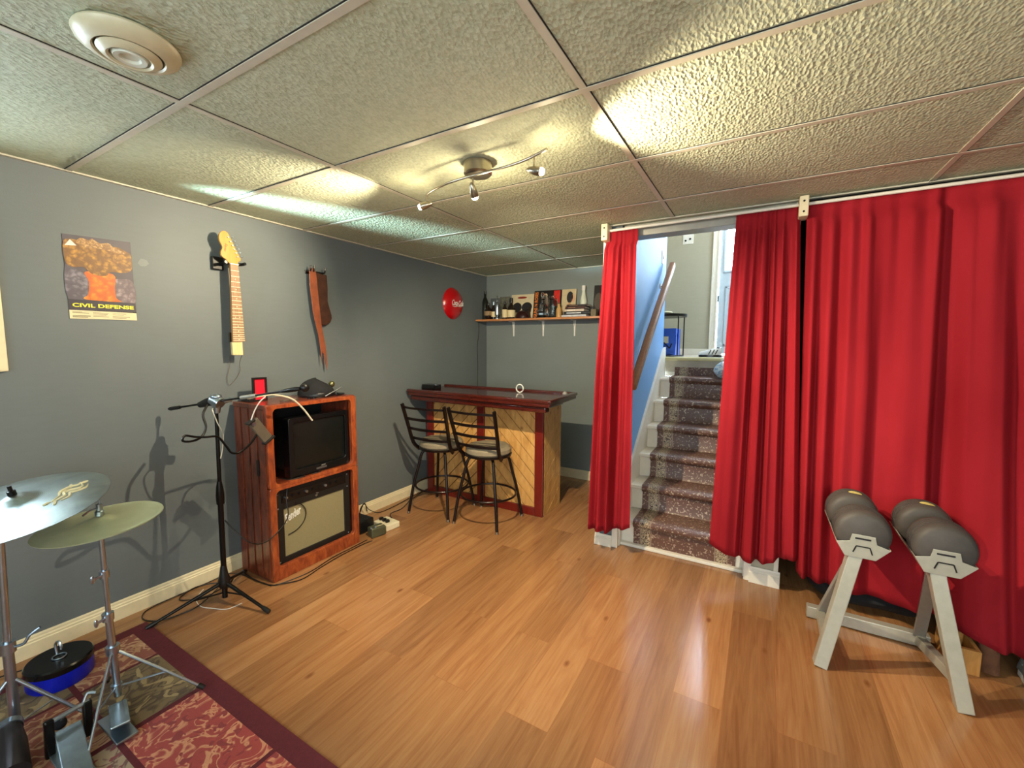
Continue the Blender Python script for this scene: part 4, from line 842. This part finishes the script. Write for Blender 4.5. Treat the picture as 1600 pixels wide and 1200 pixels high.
# things on the cabinet
t = thing('red_picture', 'small red picture in a black frame standing on the cabinet', 'picture', (.14, .17, CZ))
mb = MB(); frame_with_hole(mb, rrect(.124, .212, CZ+.0, 1.262, .001), rrect(.134, .202, CZ+.010, 1.252, .001), .132, .15); mb.build('frame', M['black'], t)
MB().box(.134, .140, .134, .202, CZ+.010, 1.252).build('red_card', M['redpic'], t)
t = thing('service_cap', 'black peaked cap with silver badge on top of the cabinet', 'cap', (.2, .58, CZ))
def crown(u, v):
    a = 2*PI*u; r = math.sin(PI/2*v)**.8; h = math.cos(PI/2*v)
    return Vector((.20+.115*r*math.sin(a), .53+(.125)*r*math.cos(a), CZ+.012+.095*h*(1+.25*math.cos(a-2.7))*(1 if h < .99 else 1)+.0))
MB().sheet(crown, 40, 14).build('crown', M['blackmat'], t, smooth=True)
MB().lathe([(.10, 0), (.118, .0), (.122, .012), (.116, .030), (.10, .030)], (.20, .53, CZ), n=36).build('hat_band', M['black'], t, smooth=True)
mb = MB(); mb.sheet(lambda u, v: Vector((.20+.12*math.sin(PI*(u-.5)), .60+.045*math.cos(PI*(u-.5))*1.2+.085*v*math.cos(PI*(u-.5)), CZ+.02-.013*v)), 18, 6); o = mb.build('peak', M['blackgloss'], t, smooth=True); o.modifiers.new('thick', 'SOLIDIFY').thickness = .003
MB().ball((.268, .607, CZ+.082), (.020, .022, .022)).build('badge', plain('tarnished_brass', '#8a855c', .3, .9), t, smooth=True)
MB().cyl((.33, .505, CZ+.008), (.345, .635, CZ+.064), .0045, 10, .003).build('silver_cord', M['chrome'], t, smooth=True)
o = MB().tube([(.30+.004*math.cos(k*1.6), .20+.0022*k*.5, CZ+.006+.004*math.sin(k*1.6)) for k in range(120)], .0013, 5).build('coiled_spring', M['nickel'], smooth=True); tag(o, 'small metal spring lying on the front of the cabinet top', 'spring'); put(o, (.3, .26, CZ+.002))
t = thing('sunglasses', 'small dark glasses lying on the cabinet top before the cap', 'glasses', (.31, .41, CZ))
for y in (.40, .435): MB().lathe([(.001, 0), (.014, 0), (.014, .006), (.001, .007)], (.31, y, CZ+.001), n=16).build('lens', M['blackgloss'], t, smooth=True)
MB().tube([(.31, .405, CZ+.006), (.30, .418, CZ+.010), (.31, .43, CZ+.006)], .002, 6).build('bridge', M['blackgloss'], t)
for y in (.388, .447): MB().tube([(.31, y, CZ+.004), (.26, y, CZ+.004), (.245, y, CZ+.002)], .0018, 6).build('temple', M['blackgloss'], t)
o = MB().box(.06, .16, .09, .125, CZ, CZ+.022).build('dark_case', M['black'], bevel=.004); tag(o, 'flat dark case on the wall side corner of the cabinet top', 'case'); put(o, (.11, .105, CZ))

# ------------------------------------------------------------------ microphone stand
px_, py_ = .33, -.19
t = thing('microphone_stand', 'black tripod microphone boom stand beside the cabinet', 'microphone stand', (px_, py_, 0))
MB().cyl((px_, py_, .03), (px_, py_+.005, .62), .0140, 14).build('lower_tube', M['blackmetal'], t, smooth=True)
MB().cyl((px_, py_+.005, .60), (px_, py_+.012, 1.15), .0098, 14).build('upper_tube', M['blackmetal'], t, smooth=True)
MB().lathe([(.001, .58), (.019, .58), (.021, .63), (.016, .68), (.011, .71), (.001, .71)], (px_, py_+.005, 0), n=18).build('height_clutch', M['blackmetal'], t, smooth=True)
MB().lathe([(.001, .09), (.020, .09), (.028, .10), (.032, .135), (.022, .17), (.016, .21), (.012, .225), (.001, .225)], (px_, py_, 0), n=20).build('hub', M['black'], t, smooth=True)
for q in ((.245, -.515, .014), (.640, -.125, .014), (.105, .035, .014)):
    q = Vector(q); a = Vector((px_, py_, .125)); s_ = a+(q-a)*.06
    lg = MB().tube([s_, a.lerp(q, .5), q], [.011, .009, .008], 10).build('leg', M['blackmetal'], t, smooth=True)
    d = (q-a).normalized(); MB().tube([q-d*.035, q-d*.01, q+d*.012], [.011, .013, .011], 12).build('rubber_foot', M['black'], lg, smooth=True)
    MB().bar(a.lerp(q, .45)+Vector((0, 0, -.004)), (px_, py_, .06), .006, .006).build('brace', M['blackmetal'], lg)
cl = Vector((.335, -.178, 1.16))
mb = MB(); mb.cyl(cl+Vector((.026, .010, -.012)), cl+Vector((-.020, -.007, .012)), .031, 18); mb.cyl(cl+Vector((0, 0, -.065)), cl+Vector((0, 0, .0)), .015, 14, .026); mb.ball(cl+Vector((.0, .0, .026)), (.032, .028, .018)); mb.cyl(cl+Vector((.02, .03, .0)), cl+Vector((.035, .062, .008)), .014, 14); mb.build('boom_clutch', M['chrome'], t, smooth=True)
bt = Vector((.075, -.290, 1.113)); be = Vector((.80, .005, 1.240))
MB().cyl(bt, be, .0055, 12).build('boom_arm', M['blackmetal'], t, smooth=True)
MB().tube([bt-(be-bt).normalized()*.01, bt, bt+(be-bt).normalized()*.06], [.008, .011, .010], 12).build('counterweight', M['black'], t, smooth=True)
MB().tube([cl+Vector((-.10, -.036, -.022)), cl+Vector((-.05, -.022, -.006)), cl+Vector((-.01, -.004, .006))], [.017, .023, .027], 16).build('clamp_sleeve', M['black'], t, smooth=True)
dd = (be-bt).normalized()
MB().tube([be-dd*.10, be-dd*.06, be-dd*.01, be+dd*.008], [.008, .012, .013, .009], 14).build('end_clip', M['black'], t, smooth=True)
MB().ball(be+Vector((.012, .03, .004)), (.02, .024, .022)).build('clip_knob', M['black'], t, smooth=True)
bm_ = bt.lerp(be, .62); MB().tube([bm_-dd*.045, bm_+dd*.045], .0105, 14).build('cable_clamp', M['greymetal'], t, smooth=True)
t = thing('phone_holder', 'grey clamp phone holder on a bent black gooseneck from the boom stand', 'phone holder', (.45, -.02, .9))
MB().tube(smoothpath([(.34, -.225, 1.145), (.37, -.262, 1.10), (.40, -.265, 1.04), (.42, -.295, .995), (.45, -.353, .985), (.47, -.40, .998), (.46, -.385, 1.02), (.45, -.34, 1.005), (.45, -.295, .995), (.45, -.235, .985), (.45, -.195, .925), (.45, -.170, .885), (.45, -.127, .880), (.45, -.07, .915), (.45, -.03, .965)], 5), .0058, 8).build('gooseneck', M['blackmetal'], t, smooth=True)
hl = Matrix.Translation((.45, -.012, .982)) @ Matrix.Rotation(math.radians(34), 4, 'X')
MB().box(-.012, .012, -.030, .030, -.075, .075, hl).build('holder_plate', plain('grey_brown_plastic', '#5c5346', .4), t, bevel=.006)
MB().box(-.016, .022, -.036, .036, -.084, -.070, hl).build('jaw', M['black'], t, bevel=.003)
MB().box(-.016, .022, -.036, .010, .070, .084, hl).build('jaw', M['black'], t, bevel=.003)
MB().cyl(hl @ Vector((.012, -.012, .062)), hl @ Vector((.022, -.012, .062)), .010, 12).build('thumb_screw', M['chrome'], t, smooth=True)
t = thing('desk_lamp_tube', 'pale flexible tube arching down from the microphone boom', 'flexible tube', (.5, .15, 1.0))
MB().tube(smoothpath([(.50, -.10, 1.178), (.50, .0, 1.186), (.50, .056, 1.183), (.50, .152, 1.151), (.50, .223, 1.084), (.50, .284, .999)], 6), [.004]*12+[.0055]*19, 8).build('pale_tube', plain('pale_tubing', '#cfc5ac', .4), t, smooth=True)
MB().tube(smoothpath([(.50, .0, 1.180), (.49, -.03, 1.15), (.47, -.05, 1.10), (.455, -.062, 1.05)], 5), .0035, 7).build('pale_cable', M['paper'], t, smooth=True)
o = MB().tube(smoothpath([(.33, -.19, 1.12), (.37, -.215, 1.12), (.38, -.20, 1.05), (.37, -.17, .98), (.345, -.165, .90), (.346, -.178, .84)]), .003, 6).build('white_cable', plain('grey_white_cable', '#b9b4a6', .4), smooth=True); tag(o, 'pale cable drooping from the boom clutch along the black pole', 'cable'); put(o, (.35, -.19, .84))

# ------------------------------------------------------------------ floor cables and boxes
def cable(nm, label, pts, r=.0032, mat='cable', n=6):
    o = MB().tube(smoothpath(pts, 6), r, n).build(nm, M[mat], smooth=True); c = Vector(pts[len(pts)//2]); tag(o, label, 'cable'); return put(o, (c.x, c.y, 0))
Zc = .004
cable('audio_cable', 'long black cable coiled on the floor along the baseboard by the microphone stand', [(.40, .035, Zc), (.25, .022, Zc), (.10, .012, Zc), (.03, -.03, .006), (.028, -.136, Zc), (.028, -.24, Zc), (.03, -.33, Zc), (.035, -.42, Zc), (.065, -.477, Zc), (.138, -.496, Zc), (.215, -.457, Zc), (.247, -.368, Zc), (.26, -.30, .012), (.20, -.20, .012), (.10, -.11, Zc), (.035, -.2, .01), (.05, -.286, Zc), (.09, -.315, Zc), (.158, -.284, .010), (.19, -.22, .010), (.17, -.132, Zc)])
cable('audio_cable', 'black cable on the floor hugging the front foot of the cabinet', [(.09, .035, Zc), (.25, .018, .010), (.39, .04, Zc), (.43, .10, Zc), (.455, .26, Zc), (.42, .45, Zc), (.415, .62, Zc), (.41, .76, Zc)])
cable('audio_cable', 'second black cable lying a little farther out before the cabinet', [(.42, .05, .010), (.49, .17, Zc), (.465, .331, Zc), (.445, .492, Zc), (.44, .68, Zc), (.455, .77, Zc)])
cable('extension_cable', 'black cord trailing along the baseboard from the power boxes to the stools', [(.10, .93, .02), (.05, 1.02, .09), (.04, 1.06, .11), (.05, 1.10, .05), (.08, 1.18, Zc), (.09, 1.33, Zc), (.07, 1.50, Zc), (.045, 1.70, Zc), (.04, 1.95, Zc)])
cable('extension_cable', 'black cord running from the white power bar under the stool', [(.27, 1.10, .02), (.30, 1.13, Zc), (.20, 1.20, .010), (.19, 1.33, Zc), (.15, 1.44, Zc), (.10, 1.55, Zc), (.06, 1.75, .010)])
cable('white_cable', 'pale thin cable looped on the floor under the microphone stand', [(.10, -.20, .010), (.159, -.262, Zc), (.26, -.285, Zc), (.34, -.26, Zc), (.415, -.222, Zc), (.429, -.15, Zc)], .0022, 'paper')
t = thing('power_brick', 'olive grey transformer box on the floor beside the cabinet', 'power adapter', (.41, .86, 0))
mm = Matrix.Translation((.405, .862, 0)) @ Matrix.Rotation(-.25, 4, 'Z')
MB().box(-.04, .04, -.06, .06, .0, .075, mm).build('case', M['greengrey'], t, bevel=.012, seg=3); 
for dy in (-.055, -.02): MB().cyl(mm @ Vector((.02, dy*1.0, .074)), mm @ Vector((.02, dy, .085)), .009, 10).build('plug', M['chrome'], t)
MB().box(.01, .016, -.01, .045, .0755, .078, mm).build('label_strip', M['label'], t)
t = thing('power_bar', 'white power bar with black plugs beside the grey transformer', 'power bar', (.36, 1.02, 0))
mm = Matrix.Translation((.355, 1.01, 0)) @ Matrix.Rotation(-.12, 4, 'Z')
MB().box(-.085, .085, -.065, .065, .0, .05, mm).build('case', M['cream'], t, bevel=.008)
for dx in (-.05, -.01, .03): MB().box(dx-.012, dx+.012, -.03, .0, .05, .072, mm).build('plug', M['black'], t, bevel=.003)
t = thing('power_adapter', 'black adapter block lying between the cabinet and baseboard', 'power adapter', (.15, .90, 0))
MB().box(.08, .30, .79, .93, 0, .10).build('case', M['black'], t, bevel=.01); MB().tube(smoothpath([(.13, .93, .08), (.10, .97, .12), (.09, 1.02, .14), (.08, 1.05, .06)]), .004, 6).build('cord', M['cable'], t, smooth=True)
MB().box(.10, .16, .93, .99, 0, .06).build('plug_block', M['black'], t, bevel=.008)

# ------------------------------------------------------------------ rug
t = thing('area_rug', 'red and olive patchwork rug with maroon border under the drum stands', 'rug', (1.2, -1.4, 0))
mb = MB(); rx0, rx1, ry0, ry1 = .17, 2.1, -2.6, -.50; Zr = .008
MATS = [M['maroon'], M['rugcream'], M['rugolive'], M['rugred'], M['rugbeige']]
xs = [rx0, .235, .50, .515, .90, .925, 1.45, 1.47, rx1]; ys = [ry0, -1.6, -1.58, -1.12, -1.10, -.86, -.84, -.575, ry1]
def cellmat(i, j):
    if i in (0, 2, 4, 6) or j in (1, 3, 5): 
        if i in (0, 2, 4, 6) and (i == 0 or j != 99): return 0
        return 0
    if j == 7: return 0
    pat = {1: {6: 1, 4: 2, 2: 4, 0: 3}, 3: {6: 2, 4: 1, 2: 3, 0: 2}, 5: {6: 3, 4: 4, 2: 1, 0: 4}, 7: {6: 3, 4: 2, 2: 4, 0: 1}}
    return pat[i][j]
for i in range(8):
    for j in range(8):
        mb.cur = cellmat(i, j); a, b, c, d = xs[i], xs[i+1], ys[j], ys[j+1]
        mb.add([(a, c, Zr), (b, c, Zr), (b, d, Zr), (a, d, Zr)], [(0, 1, 2, 3)])
mb.cur = 0; mb.box(rx0, rx1, ry0, ry1, .0005, Zr-.0004)
mb.build('pile', MATS, t)

# ------------------------------------------------------------------ hi-hat
hx, hy = .75, -.80
t = thing('hi_hat_stand', 'chrome hi-hat stand with a pedal on the rug', 'hi-hat stand', (hx, hy, 0))
MB().cyl((hx, hy+.002, .39), (hx, hy, .755), .0085, 14).build('upper_tube', M['chrome'], t, smooth=True)
MB().cyl((hx, hy+.010, .06), (hx, hy+.002, .40), .0125, 14).build('lower_tube', M['chrome'], t, smooth=True)
MB().cyl((hx, hy, .74), (hx, hy+.004, .868), .0032, 10).build('pull_rod', M['chrome'], t, smooth=True)
MB().lathe([(.001, .748), (.016, .748), (.018, .754), (.018, .766), (.012, .773), (.001, .773)], (hx, hy, 0), n=18).build('cymbal_seat', M['blackmetal'], t, smooth=True)
for z, s_ in ((.56, .018), (.385, .022)):
    c = MB().cyl((hx, hy, z), (hx, hy, z+.03), s_*.85, 16).build('height_collar', M['chrome'], t, smooth=True)
    mb = MB(); mb.cyl((hx+.01, hy-.012, z+.015), (hx+.02, hy-.038, z+.015), .005, 8); mb.ball((hx+.022, hy-.040, z+.015), (.004, .007, .016)); mb.build('wing_nut', M['chrome'], c)
MB().lathe([(.001, .81), (.014, .81), (.014, .826), (.010, .83), (.010, .855), (.001, .857)], (hx, hy+.002, 0), n=16).build('top_clutch', M['chrome'], t, smooth=True)
MB().tube(smoothpath([(hx+.005, hy-.005, .84), (hx+.02, hy-.03, .842), (hx+.028, hy-.052, .832)]), .0035, 8).build('clutch_wing', M['chrome'], t, smooth=True)
lc = MB().lathe([(.001, .24), (.020, .24), (.022, .25), (.022, .275), (.001, .275)], (hx, hy+.006, 0), n=18).build('leg_collar', M['chrome'], t, smooth=True)
MB().lathe([(.001, .085), (.018, .085), (.018, .11), (.001, .11)], (hx, hy+.008, 0), n=16).build('brace_hub', M['chrome'], t, smooth=True)
for q in ((.936, -.575, .018), (.965, -.945, .018), (.545, -.765, .018)):
    q = Vector(q); a = Vector((hx, hy+.006, .262)); lg = MB().tube([a, a.lerp(q, .5)+Vector((0, 0, .004)), q], [.0055, .0055, .005], 8).build('leg', M['chrome'], t, smooth=True)
    d = (q-a).normalized(); MB().tube([q-d*.02, q+d*.008], .010, 10).build('rubber_foot', M['black'], lg, smooth=True)
    MB().cyl(a.lerp(q, .58), (hx, hy+.008, .098), .0035, 8).build('brace', M['chrome'], lg)
MB().box(.78, .97, -.865, -.80, .012, .022).build('pedal_plate', M['chrome'], t, bevel=.003)
MB().bar((.775, -.80, .045), (.955, -.845, .075), .055, .008).build('footboard', plain('pale_blue_steel', '#a9bcc4', .25, .8), t, bevel=.003)
cn = Vector((0, -.08, 1)).normalized()
t.location.z += .0085
t = thing('hi_hat_cymbal', 'pair of dull brass hi-hat cymbals on the slim chrome stand', 'cymbal', (hx, hy, .785))
pr_ = [(.001, .026), (.012, .026), (.030, .018), (.045, .008), (.07, .005), (.13, -.002), (.188, -.010), (.188, -.0112), (.13, -.0035), (.07, .0035), (.045, .006), (.030, .016), (.012, .024), (.001, .024)]
pr_ = [(r, z*.72) for r, z in pr_]
MB().lathe(pr_, (hx, hy+.004, .797), cn, 64).build('top_cymbal', M['hat'], t, smooth=True)
MB().lathe([(r, -z) for r, z in pr_], (hx, hy+.004, .784), cn, 64).build('bottom_cymbal', M['hat'], t, smooth=True)

# ------------------------------------------------------------------ crash cymbal on its own stand
kx, ky = .60, -1.035
t = thing('cymbal_stand', 'thick chrome cymbal stand rising from the rug', 'cymbal stand', (kx, ky, 0))
MB().cyl((kx, ky, .03), (kx, ky, .37), .0150, 16).build('lower_tube', M['chrome'], t, smooth=True)
MB().cyl((kx, ky, .36), (kx+.005, ky+.01, .80), .0110, 16).build('upper_tube', M['chrome'], t, smooth=True)
MB().cyl((kx+.005, ky+.01, .79), (kx+.028, ky+.045, .93), .006, 12).build('tilter', M['chrome'], t, smooth=True)
c = MB().cyl((kx, ky, .345), (kx, ky, .385), .022, 16).build('height_collar', M['chrome'], t, smooth=True)
MB().tube(smoothpath([(kx+.015, ky+.015, .365), (kx+.03, ky+.035, .37), (kx+.035, ky+.05, .395), (kx+.045, ky+.075, .415)]), .005, 8).build('wing_nut', M['chrome'], c, smooth=True)
for a, lr in ((3.0, .25), (5.0, .25), (1.0, .2)):
    q = Vector((kx+lr*math.cos(a), ky+lr*math.sin(a), .018)); s0 = Vector((kx, ky, .25)); lg = MB().cyl(s0, q, .0065, 10).build('leg', M['chrome'], t, smooth=True)
    MB().ball(q, .014).build('rubber_foot', M['black'], lg, smooth=True); MB().bar(s0.lerp(q, .55), (kx, ky, .06), .01, .003).build('brace', M['chrome'], lg)
t.location.z += .0085
cc = Vector((.634, -.985, .905)); nn = Vector((.12, -.20, 1)).normalized(); RC = .25
t = thing('crash_cymbal', 'large shiny crash cymbal with a cream scroll emblem', 'cymbal', tuple(cc))
pf = [(.001, .034), (.015, .033), (.035, .026), (.052, .012), (.075, .008), (.15, .0), (.22, -.010), (RC, -.016), (RC, -.0175), (.22, -.0115), (.15, -.0015), (.075, .0065), (.052, .0105), (.035, .0245), (.015, .0315), (.001, .0325)]
MB().lathe(pf, cc, nn, 72).build('bronze_disc', M['cym'], t, smooth=True)
MB().lathe([(.001, .034), (.012, .034), (.012, .05), (.006, .052), (.006, .07), (.001, .07)], cc, nn, 16).build('felt_and_nut', M['blackmetal'], t, smooth=True)
# emblem on the cymbal surface: scrolling strokes laid on the bow
e1 = Vector((.50, .86, 0)); e1 = (e1-nn*e1.dot(nn)).normalized()   # outward towards the wall side rim
e2 = nn.cross(e1)
def onc(a, b, h=.0012):
    r = math.hypot(a, b); z = .008-(.008/.075)*(r-.075) if r > .075 else .008
    if r > .15: z = -.010*(r-.15)/.07
    return cc+e1*a+e2*b+nn*(z+h)
cm = plain('cream_print_ink', '#d8cfa6', .5)
mb = MB()
for st_ in ([(.105, -.060), (.125, -.045), (.135, -.02), (.128, .0), (.14, .02), (.16, .03), (.165, .05), (.155, .07)], [(.11, -.055), (.12, -.02), (.115, .01), (.13, .045), (.15, .06), (.15, .085)], [(.135, -.055), (.150, -.03), (.146, -.005), (.165, .01), (.18, .03), (.178, .06)], [(.105, -.060), (.095, -.075)], [(.12, -.05), (.125, -.08)], [(.155, .07), (.17, .09)], [(.135, .04), (.128, .07)]):
    q = smoothpath([onc(a, b) for a, b in st_], 5); mb.tube(q, [.0046*math.sin(PI*(i+1.2)/(len(q)+1.4))+.0006 for i in range(len(q))], 5)
mb.build('emblem', cm, t)

# ------------------------------------------------------------------ blue practice drum, bass pedal
t = thing('practice_drum', 'small blue drum with a black lid near the baseboard', 'drum', (.325, -.855, Zr))
dc = (.325, -.855, 0)
MB().lathe([(.001, Zr), (.100, Zr), (.107, Zr+.01), (.107, .082), (.001, .082)], dc, n=48).build('shell', M['blue'], t, smooth=True)
MB().lathe([(.107, .078), (.1095, .080), (.1095, .102), (.104, .108), (.001, .106)], dc, n=48).build('lid', M['blackgloss'], t, smooth=True)
MB().tube([(.325+.022*math.cos(k*PI/12), -.855+.022*math.sin(k*PI/12), .110) for k in range(24)], .003, 8, True).build('chrome_ring', M['chrome'], t, smooth=True)
MB().tube(smoothpath([(.295, -.855, .108), (.285, -.855, .15), (.300, -.848, .165), (.315, -.845, .15), (.318, -.845, .135)]), .005, 8).build('hook', M['chrome'], t, smooth=True)
cable('audio_cable', 'black cable running behind the blue drum to the wall', [(.215, -.84, .05), (.17, -.88, .02), (.12, -.93, .012), (.08, -1.0, .006), (.06, -1.1, .005)])
t = thing('bass_drum_pedal', 'steel bass drum pedal with dark posts on the rug', 'drum pedal', (.83, -.95, Zr))
MB().box(.76, 1.02, -1.0, -.93, Zr+.001, Zr+.010).build('base_plate', plain('brushed_steel_plate', '#9fb0b4', .3, .8), t, bevel=.002)
for y in (-.995, -.895): MB().bar((.80, y, Zr), (.80, y+.004, .145), .022, .026).build('post', M['blackmetal'], t, bevel=.005)
MB().cyl((.80, -1.0, .135), (.80, -.885, .140), .008, 12).build('axle', M['chrome'], t, smooth=True)
MB().bar((.80, -.945, .085), (1.03, -.975, .03), .07, .008).build('footboard', plain('steel_footboard', '#8fa0a8', .3, .8), t, bevel=.003)
MB().cyl((.80, -.94, .14), (.745, -.95, .085), .004, 8).build('beater_rod', M['chrome'], t, smooth=True)
MB().ball((.735, -.952, .07), (.020, .020, .020)).build('beater', M['blackmat'], t, smooth=True)
MB().tube(smoothpath([(.80, -.90, .145), (.79, -.885, .165), (.80, -.865, .16)]), .005, 8).build('wing_bolt', M['chrome'], t, smooth=True)
t = thing('drum_leg_bracket', 'dark round drum spur with a chrome collar at the rug corner', 'drum hardware', (.74, -1.07, Zr))
MB().tube([(.66, -1.06, .10), (.74, -1.07, .085), (.86, -1.09, .06)], [.030, .038, .042], 20).build('barrel', plain('dark_grey_metal', '#3a3638', .4, .6), t, smooth=True)
MB().tube([(.64, -1.055, .102), (.665, -1.06, .10)], .034, 20).build('chrome_collar', M['chrome'], t, smooth=True)
MB().bar((.82, -1.08, .05), (.90, -1.10, Zr), .05, .04).build('foot', M['black'], t, bevel=.006)

# ------------------------------------------------------------------ dumbbell stand and dumbbells
t = thing('dumbbell_stand', 'silver steel stand with two cradles before the red curtain', 'dumbbell stand', (3.46, 1.15, 0))
def cradle(x0, x1, yf, yb, z):
    w_ = x1-x0; xm = (x0+x1)/2; zt = z
    # front end plate: wings, raised notch and lower lip
    pts = [(x0-.004, zt+.0), (x0+.045, zt+.012), (x0+.052, zt+.046), (x1-.052, zt+.046), (x1-.045, zt+.012), (x1+.004, zt-.002), (x1-.045, zt-.060), (x0+.03, zt-.060)]
    pl = MB().prism(pts, lambda p: Vector((p[0], yf, p[1])), lambda p: Vector((p[0], yf+.005, p[1]))).build('end_plate', M['silver'], t, bevel=.0015)
    mb = MB()
    for a, b in (((xm-.034, zt-.036), (xm-.024, zt-.006)), ((xm-.024, zt-.006), (xm+.024, zt-.006)), ((xm+.024, zt-.006), (xm+.034, zt-.036))): mb.bar((a[0], yf-.001, a[1]), (b[0], yf-.001, b[1]), .005, .002, (0, 1, 0))
    mb.build('slot', M['darkgap'], pl)
    MB().box(xm-.03, xm+.026, yf-.0015, yf, zt+.026, zt+.033).build('plate_lettering', M['ink'], pl)
    mb = MB()
    q = [(x0-.004, zt), (x0+.03, zt-.058), (x1-.045, zt-.058), (x1+.004, zt-.002), (x1+.000, zt-.003), (x1-.047, zt-.054), (x0+.032, zt-.054), (x0+.0, zt)]
    mb.prism(q, lambda p: Vector((p[0], yf+.005, p[1])), lambda p: Vector((p[0], yb, p[1]))); mb.build('tray', M['silver'], t)
cradle(3.257, 3.443, 1.0, 1.425, .594); cradle(3.526, 3.713, 1.0, 1.425, .590)
def leg(a, b, w_, h): MB().bar(a, b, w_, h, (0, 1, 0)).build('leg', M['silver'], t, bevel=.003)
leg((3.222, .965, .0), (3.328, 1.035, .536), .052, .060); leg((3.704, .958, .0), (3.600, 1.035, .534), .052, .060)
MB().bar((3.245, .995, .10), (3.262, 1.39, .035), .035, .045).build('base_side', M['silver'], t, bevel=.003)
MB().bar((3.685, .995, .10), (3.655, 1.39, .035), .035, .045).build('base_side', M['silver'], t, bevel=.003)
MB().bar((3.20, 1.375, .035), (3.70, 1.375, .035), .045, .06).build('rear_bar', M['silver'], t, bevel=.003)
MB().bar((3.335, 1.06, .53), (3.265, 1.35, .06), .045, .02).build('side_gusset', M['greymetal'], t, bevel=.003)
MB().bar((3.60, 1.06, .53), (3.655, 1.35, .06), .045, .02).build('side_gusset', M['greymetal'], t, bevel=.003)
def dumbbell(xm, z, label):
    t = thing('dumbbell', label, 'dumbbell', (xm, 1.21, z-.1), 'adjustable dumbbells on the silver stand')
    R_ = .104
    def hd(y0, y1, nm):
        mb = MB(); n = 40; segs = 7
        pf = [(.001, 0), (R_*.80, 0), (R_*.94, .012), (R_, .035)]
        L = y1-y0; pf += [(R_, L-.035), (R_*.94, L-.012), (R_*.80, L), (.001, L)]
        mb.lathe(pf, (xm, y0, z), (0, 1, 0), n); o = mb.build(nm, M['charcoal'], t, smooth=True, angle=50)
        for k in (1, 2, 3, 4): 
            yy = y0+.03+(L-.06)*k/5; MB().tube([(xm+(R_+.0006)*math.cos(a*PI/20), yy, z+(R_+.0006)*math.sin(a*PI/20)) for a in range(40)], .0012, 5, True).build('plate_ring', plain('ring_%s' % nm, '#3c3836', .6) if ('ring_%s' % nm) not in bpy.data.materials else bpy.data.materials['ring_%s' % nm], o)
        return o
    hd(1.008, 1.155, 'front_weight'); hb = hd(1.265, 1.415, 'rear_weight')
    MB().cyl((xm, 1.14, z), (xm, 1.28, z), .022, 20).build('grip', M['black'], t, smooth=True)
    mb = MB(); mb.sheet(lambda u, v: Vector((xm+(R_+.0010)*math.sin(.27*(2*u-1)+.08), 1.318+.022*(2*v-1)*math.sqrt(max(0, 1-(2*u-1)**2)), z+(R_+.0010)*math.cos(.27*(2*u-1)+.08))), 20, 4); mb.build('sticker', M['stickery'], hb, smooth=True)
dumbbell(3.352, .638, 'dark adjustable dumbbell in the cradle nearer the stairs'); dumbbell(3.622, .634, 'dark adjustable dumbbell in the cradle farther from the stairs')

# ------------------------------------------------------------------ things half hidden behind the wide curtain
t = thing('running_shoe', 'grey running shoe with white striped sole under the end of the wide curtain', 'shoe', (4.02, 1.22, 0))
def rs(u, v):
    y = 1.08+.28*u; w_ = .030+.014*math.sin(PI*min(1, .15+u)); h = .045+.045*min(1, u*1.6); a = PI*v
    return Vector((4.02+w_*math.cos(a), y, .026+h*math.sin(a)**.6*(1 if .02 < u < .98 else .4)))
MB().sheet(rs, 20, 14).build('upper', plain('grey_knit', '#8a8c86', .9, var=.2, scale=80, bump=.3), t, smooth=True)
q = [(4.02+(.031+.014*math.sin(PI*min(1, .15+i/14)))*(1 if 0 < i < 14 else .5), 1.075+.29*i/14) for i in range(15)]+[(4.02-(.031+.014*math.sin(PI*min(1, .15+i/14)))*(1 if 0 < i < 14 else .5), 1.075+.29*i/14) for i in range(14, -1, -1)]
MB().prism(q, lambda p: Vector((*p, .001)), lambda p: Vector((*p, .032))).build('sole', M['white'], t, bevel=.006)
for k in range(3): MB().bar((3.976, 1.14+.05*k, .04), (3.986, 1.17+.05*k, .075), .010, .004, (0, 1, 0)).build('stripe', M['paper'], t)

t = thing('duffel_bag', 'black duffel bag on the floor behind the curtain hem', 'bag', (3.5, 1.7, 0))
mb = MB()
def dfl(u, v):
    a = 2*PI*v; x = 3.22+.56*u; r = 1-.75*abs(2*u-1)**6; w_ = 1+.05*math.sin(9*u+3*a)
    return Vector((x, 1.72+.185*r*w_*math.cos(a), .085+.083*r*w_*math.sin(a)))
mb.sheet(dfl, 30, 24); mb.build('body', M['blackmat'], t, smooth=True)
MB().tube(smoothpath([(3.35, 1.70, .16), (3.40, 1.74, .20), (3.5, 1.75, .21), (3.6, 1.74, .20), (3.65, 1.70, .16)]), .011, 8).build('handle', M['black'], t, smooth=True)
t = thing('wooden_crate', 'light plywood box under the end of the widest curtain', 'box', (3.78, 1.35, 0))
mb = MB(); mb.box(3.725, 3.835, 1.235, 1.255, 0, .115); mb.box(3.725, 3.74, 1.255, 1.40, 0, .115); mb.box(3.82, 3.835, 1.255, 1.40, 0, .115); mb.box(3.74, 3.82, 1.385, 1.40, 0, .115); mb.box(3.74, 3.82, 1.255, 1.385, 0, .01); mb.build('boards', M['tan'], t, bevel=.002)
o = MB().cyl((3.885, 1.30, .001), (3.885, 1.33, .13), .034, 20).build('carpet_roll', M['brown'], smooth=True); tag(o, 'brown rolled carpet end between the plywood box and the side wall', 'carpet roll'); put(o, (3.885, 1.3, 0))
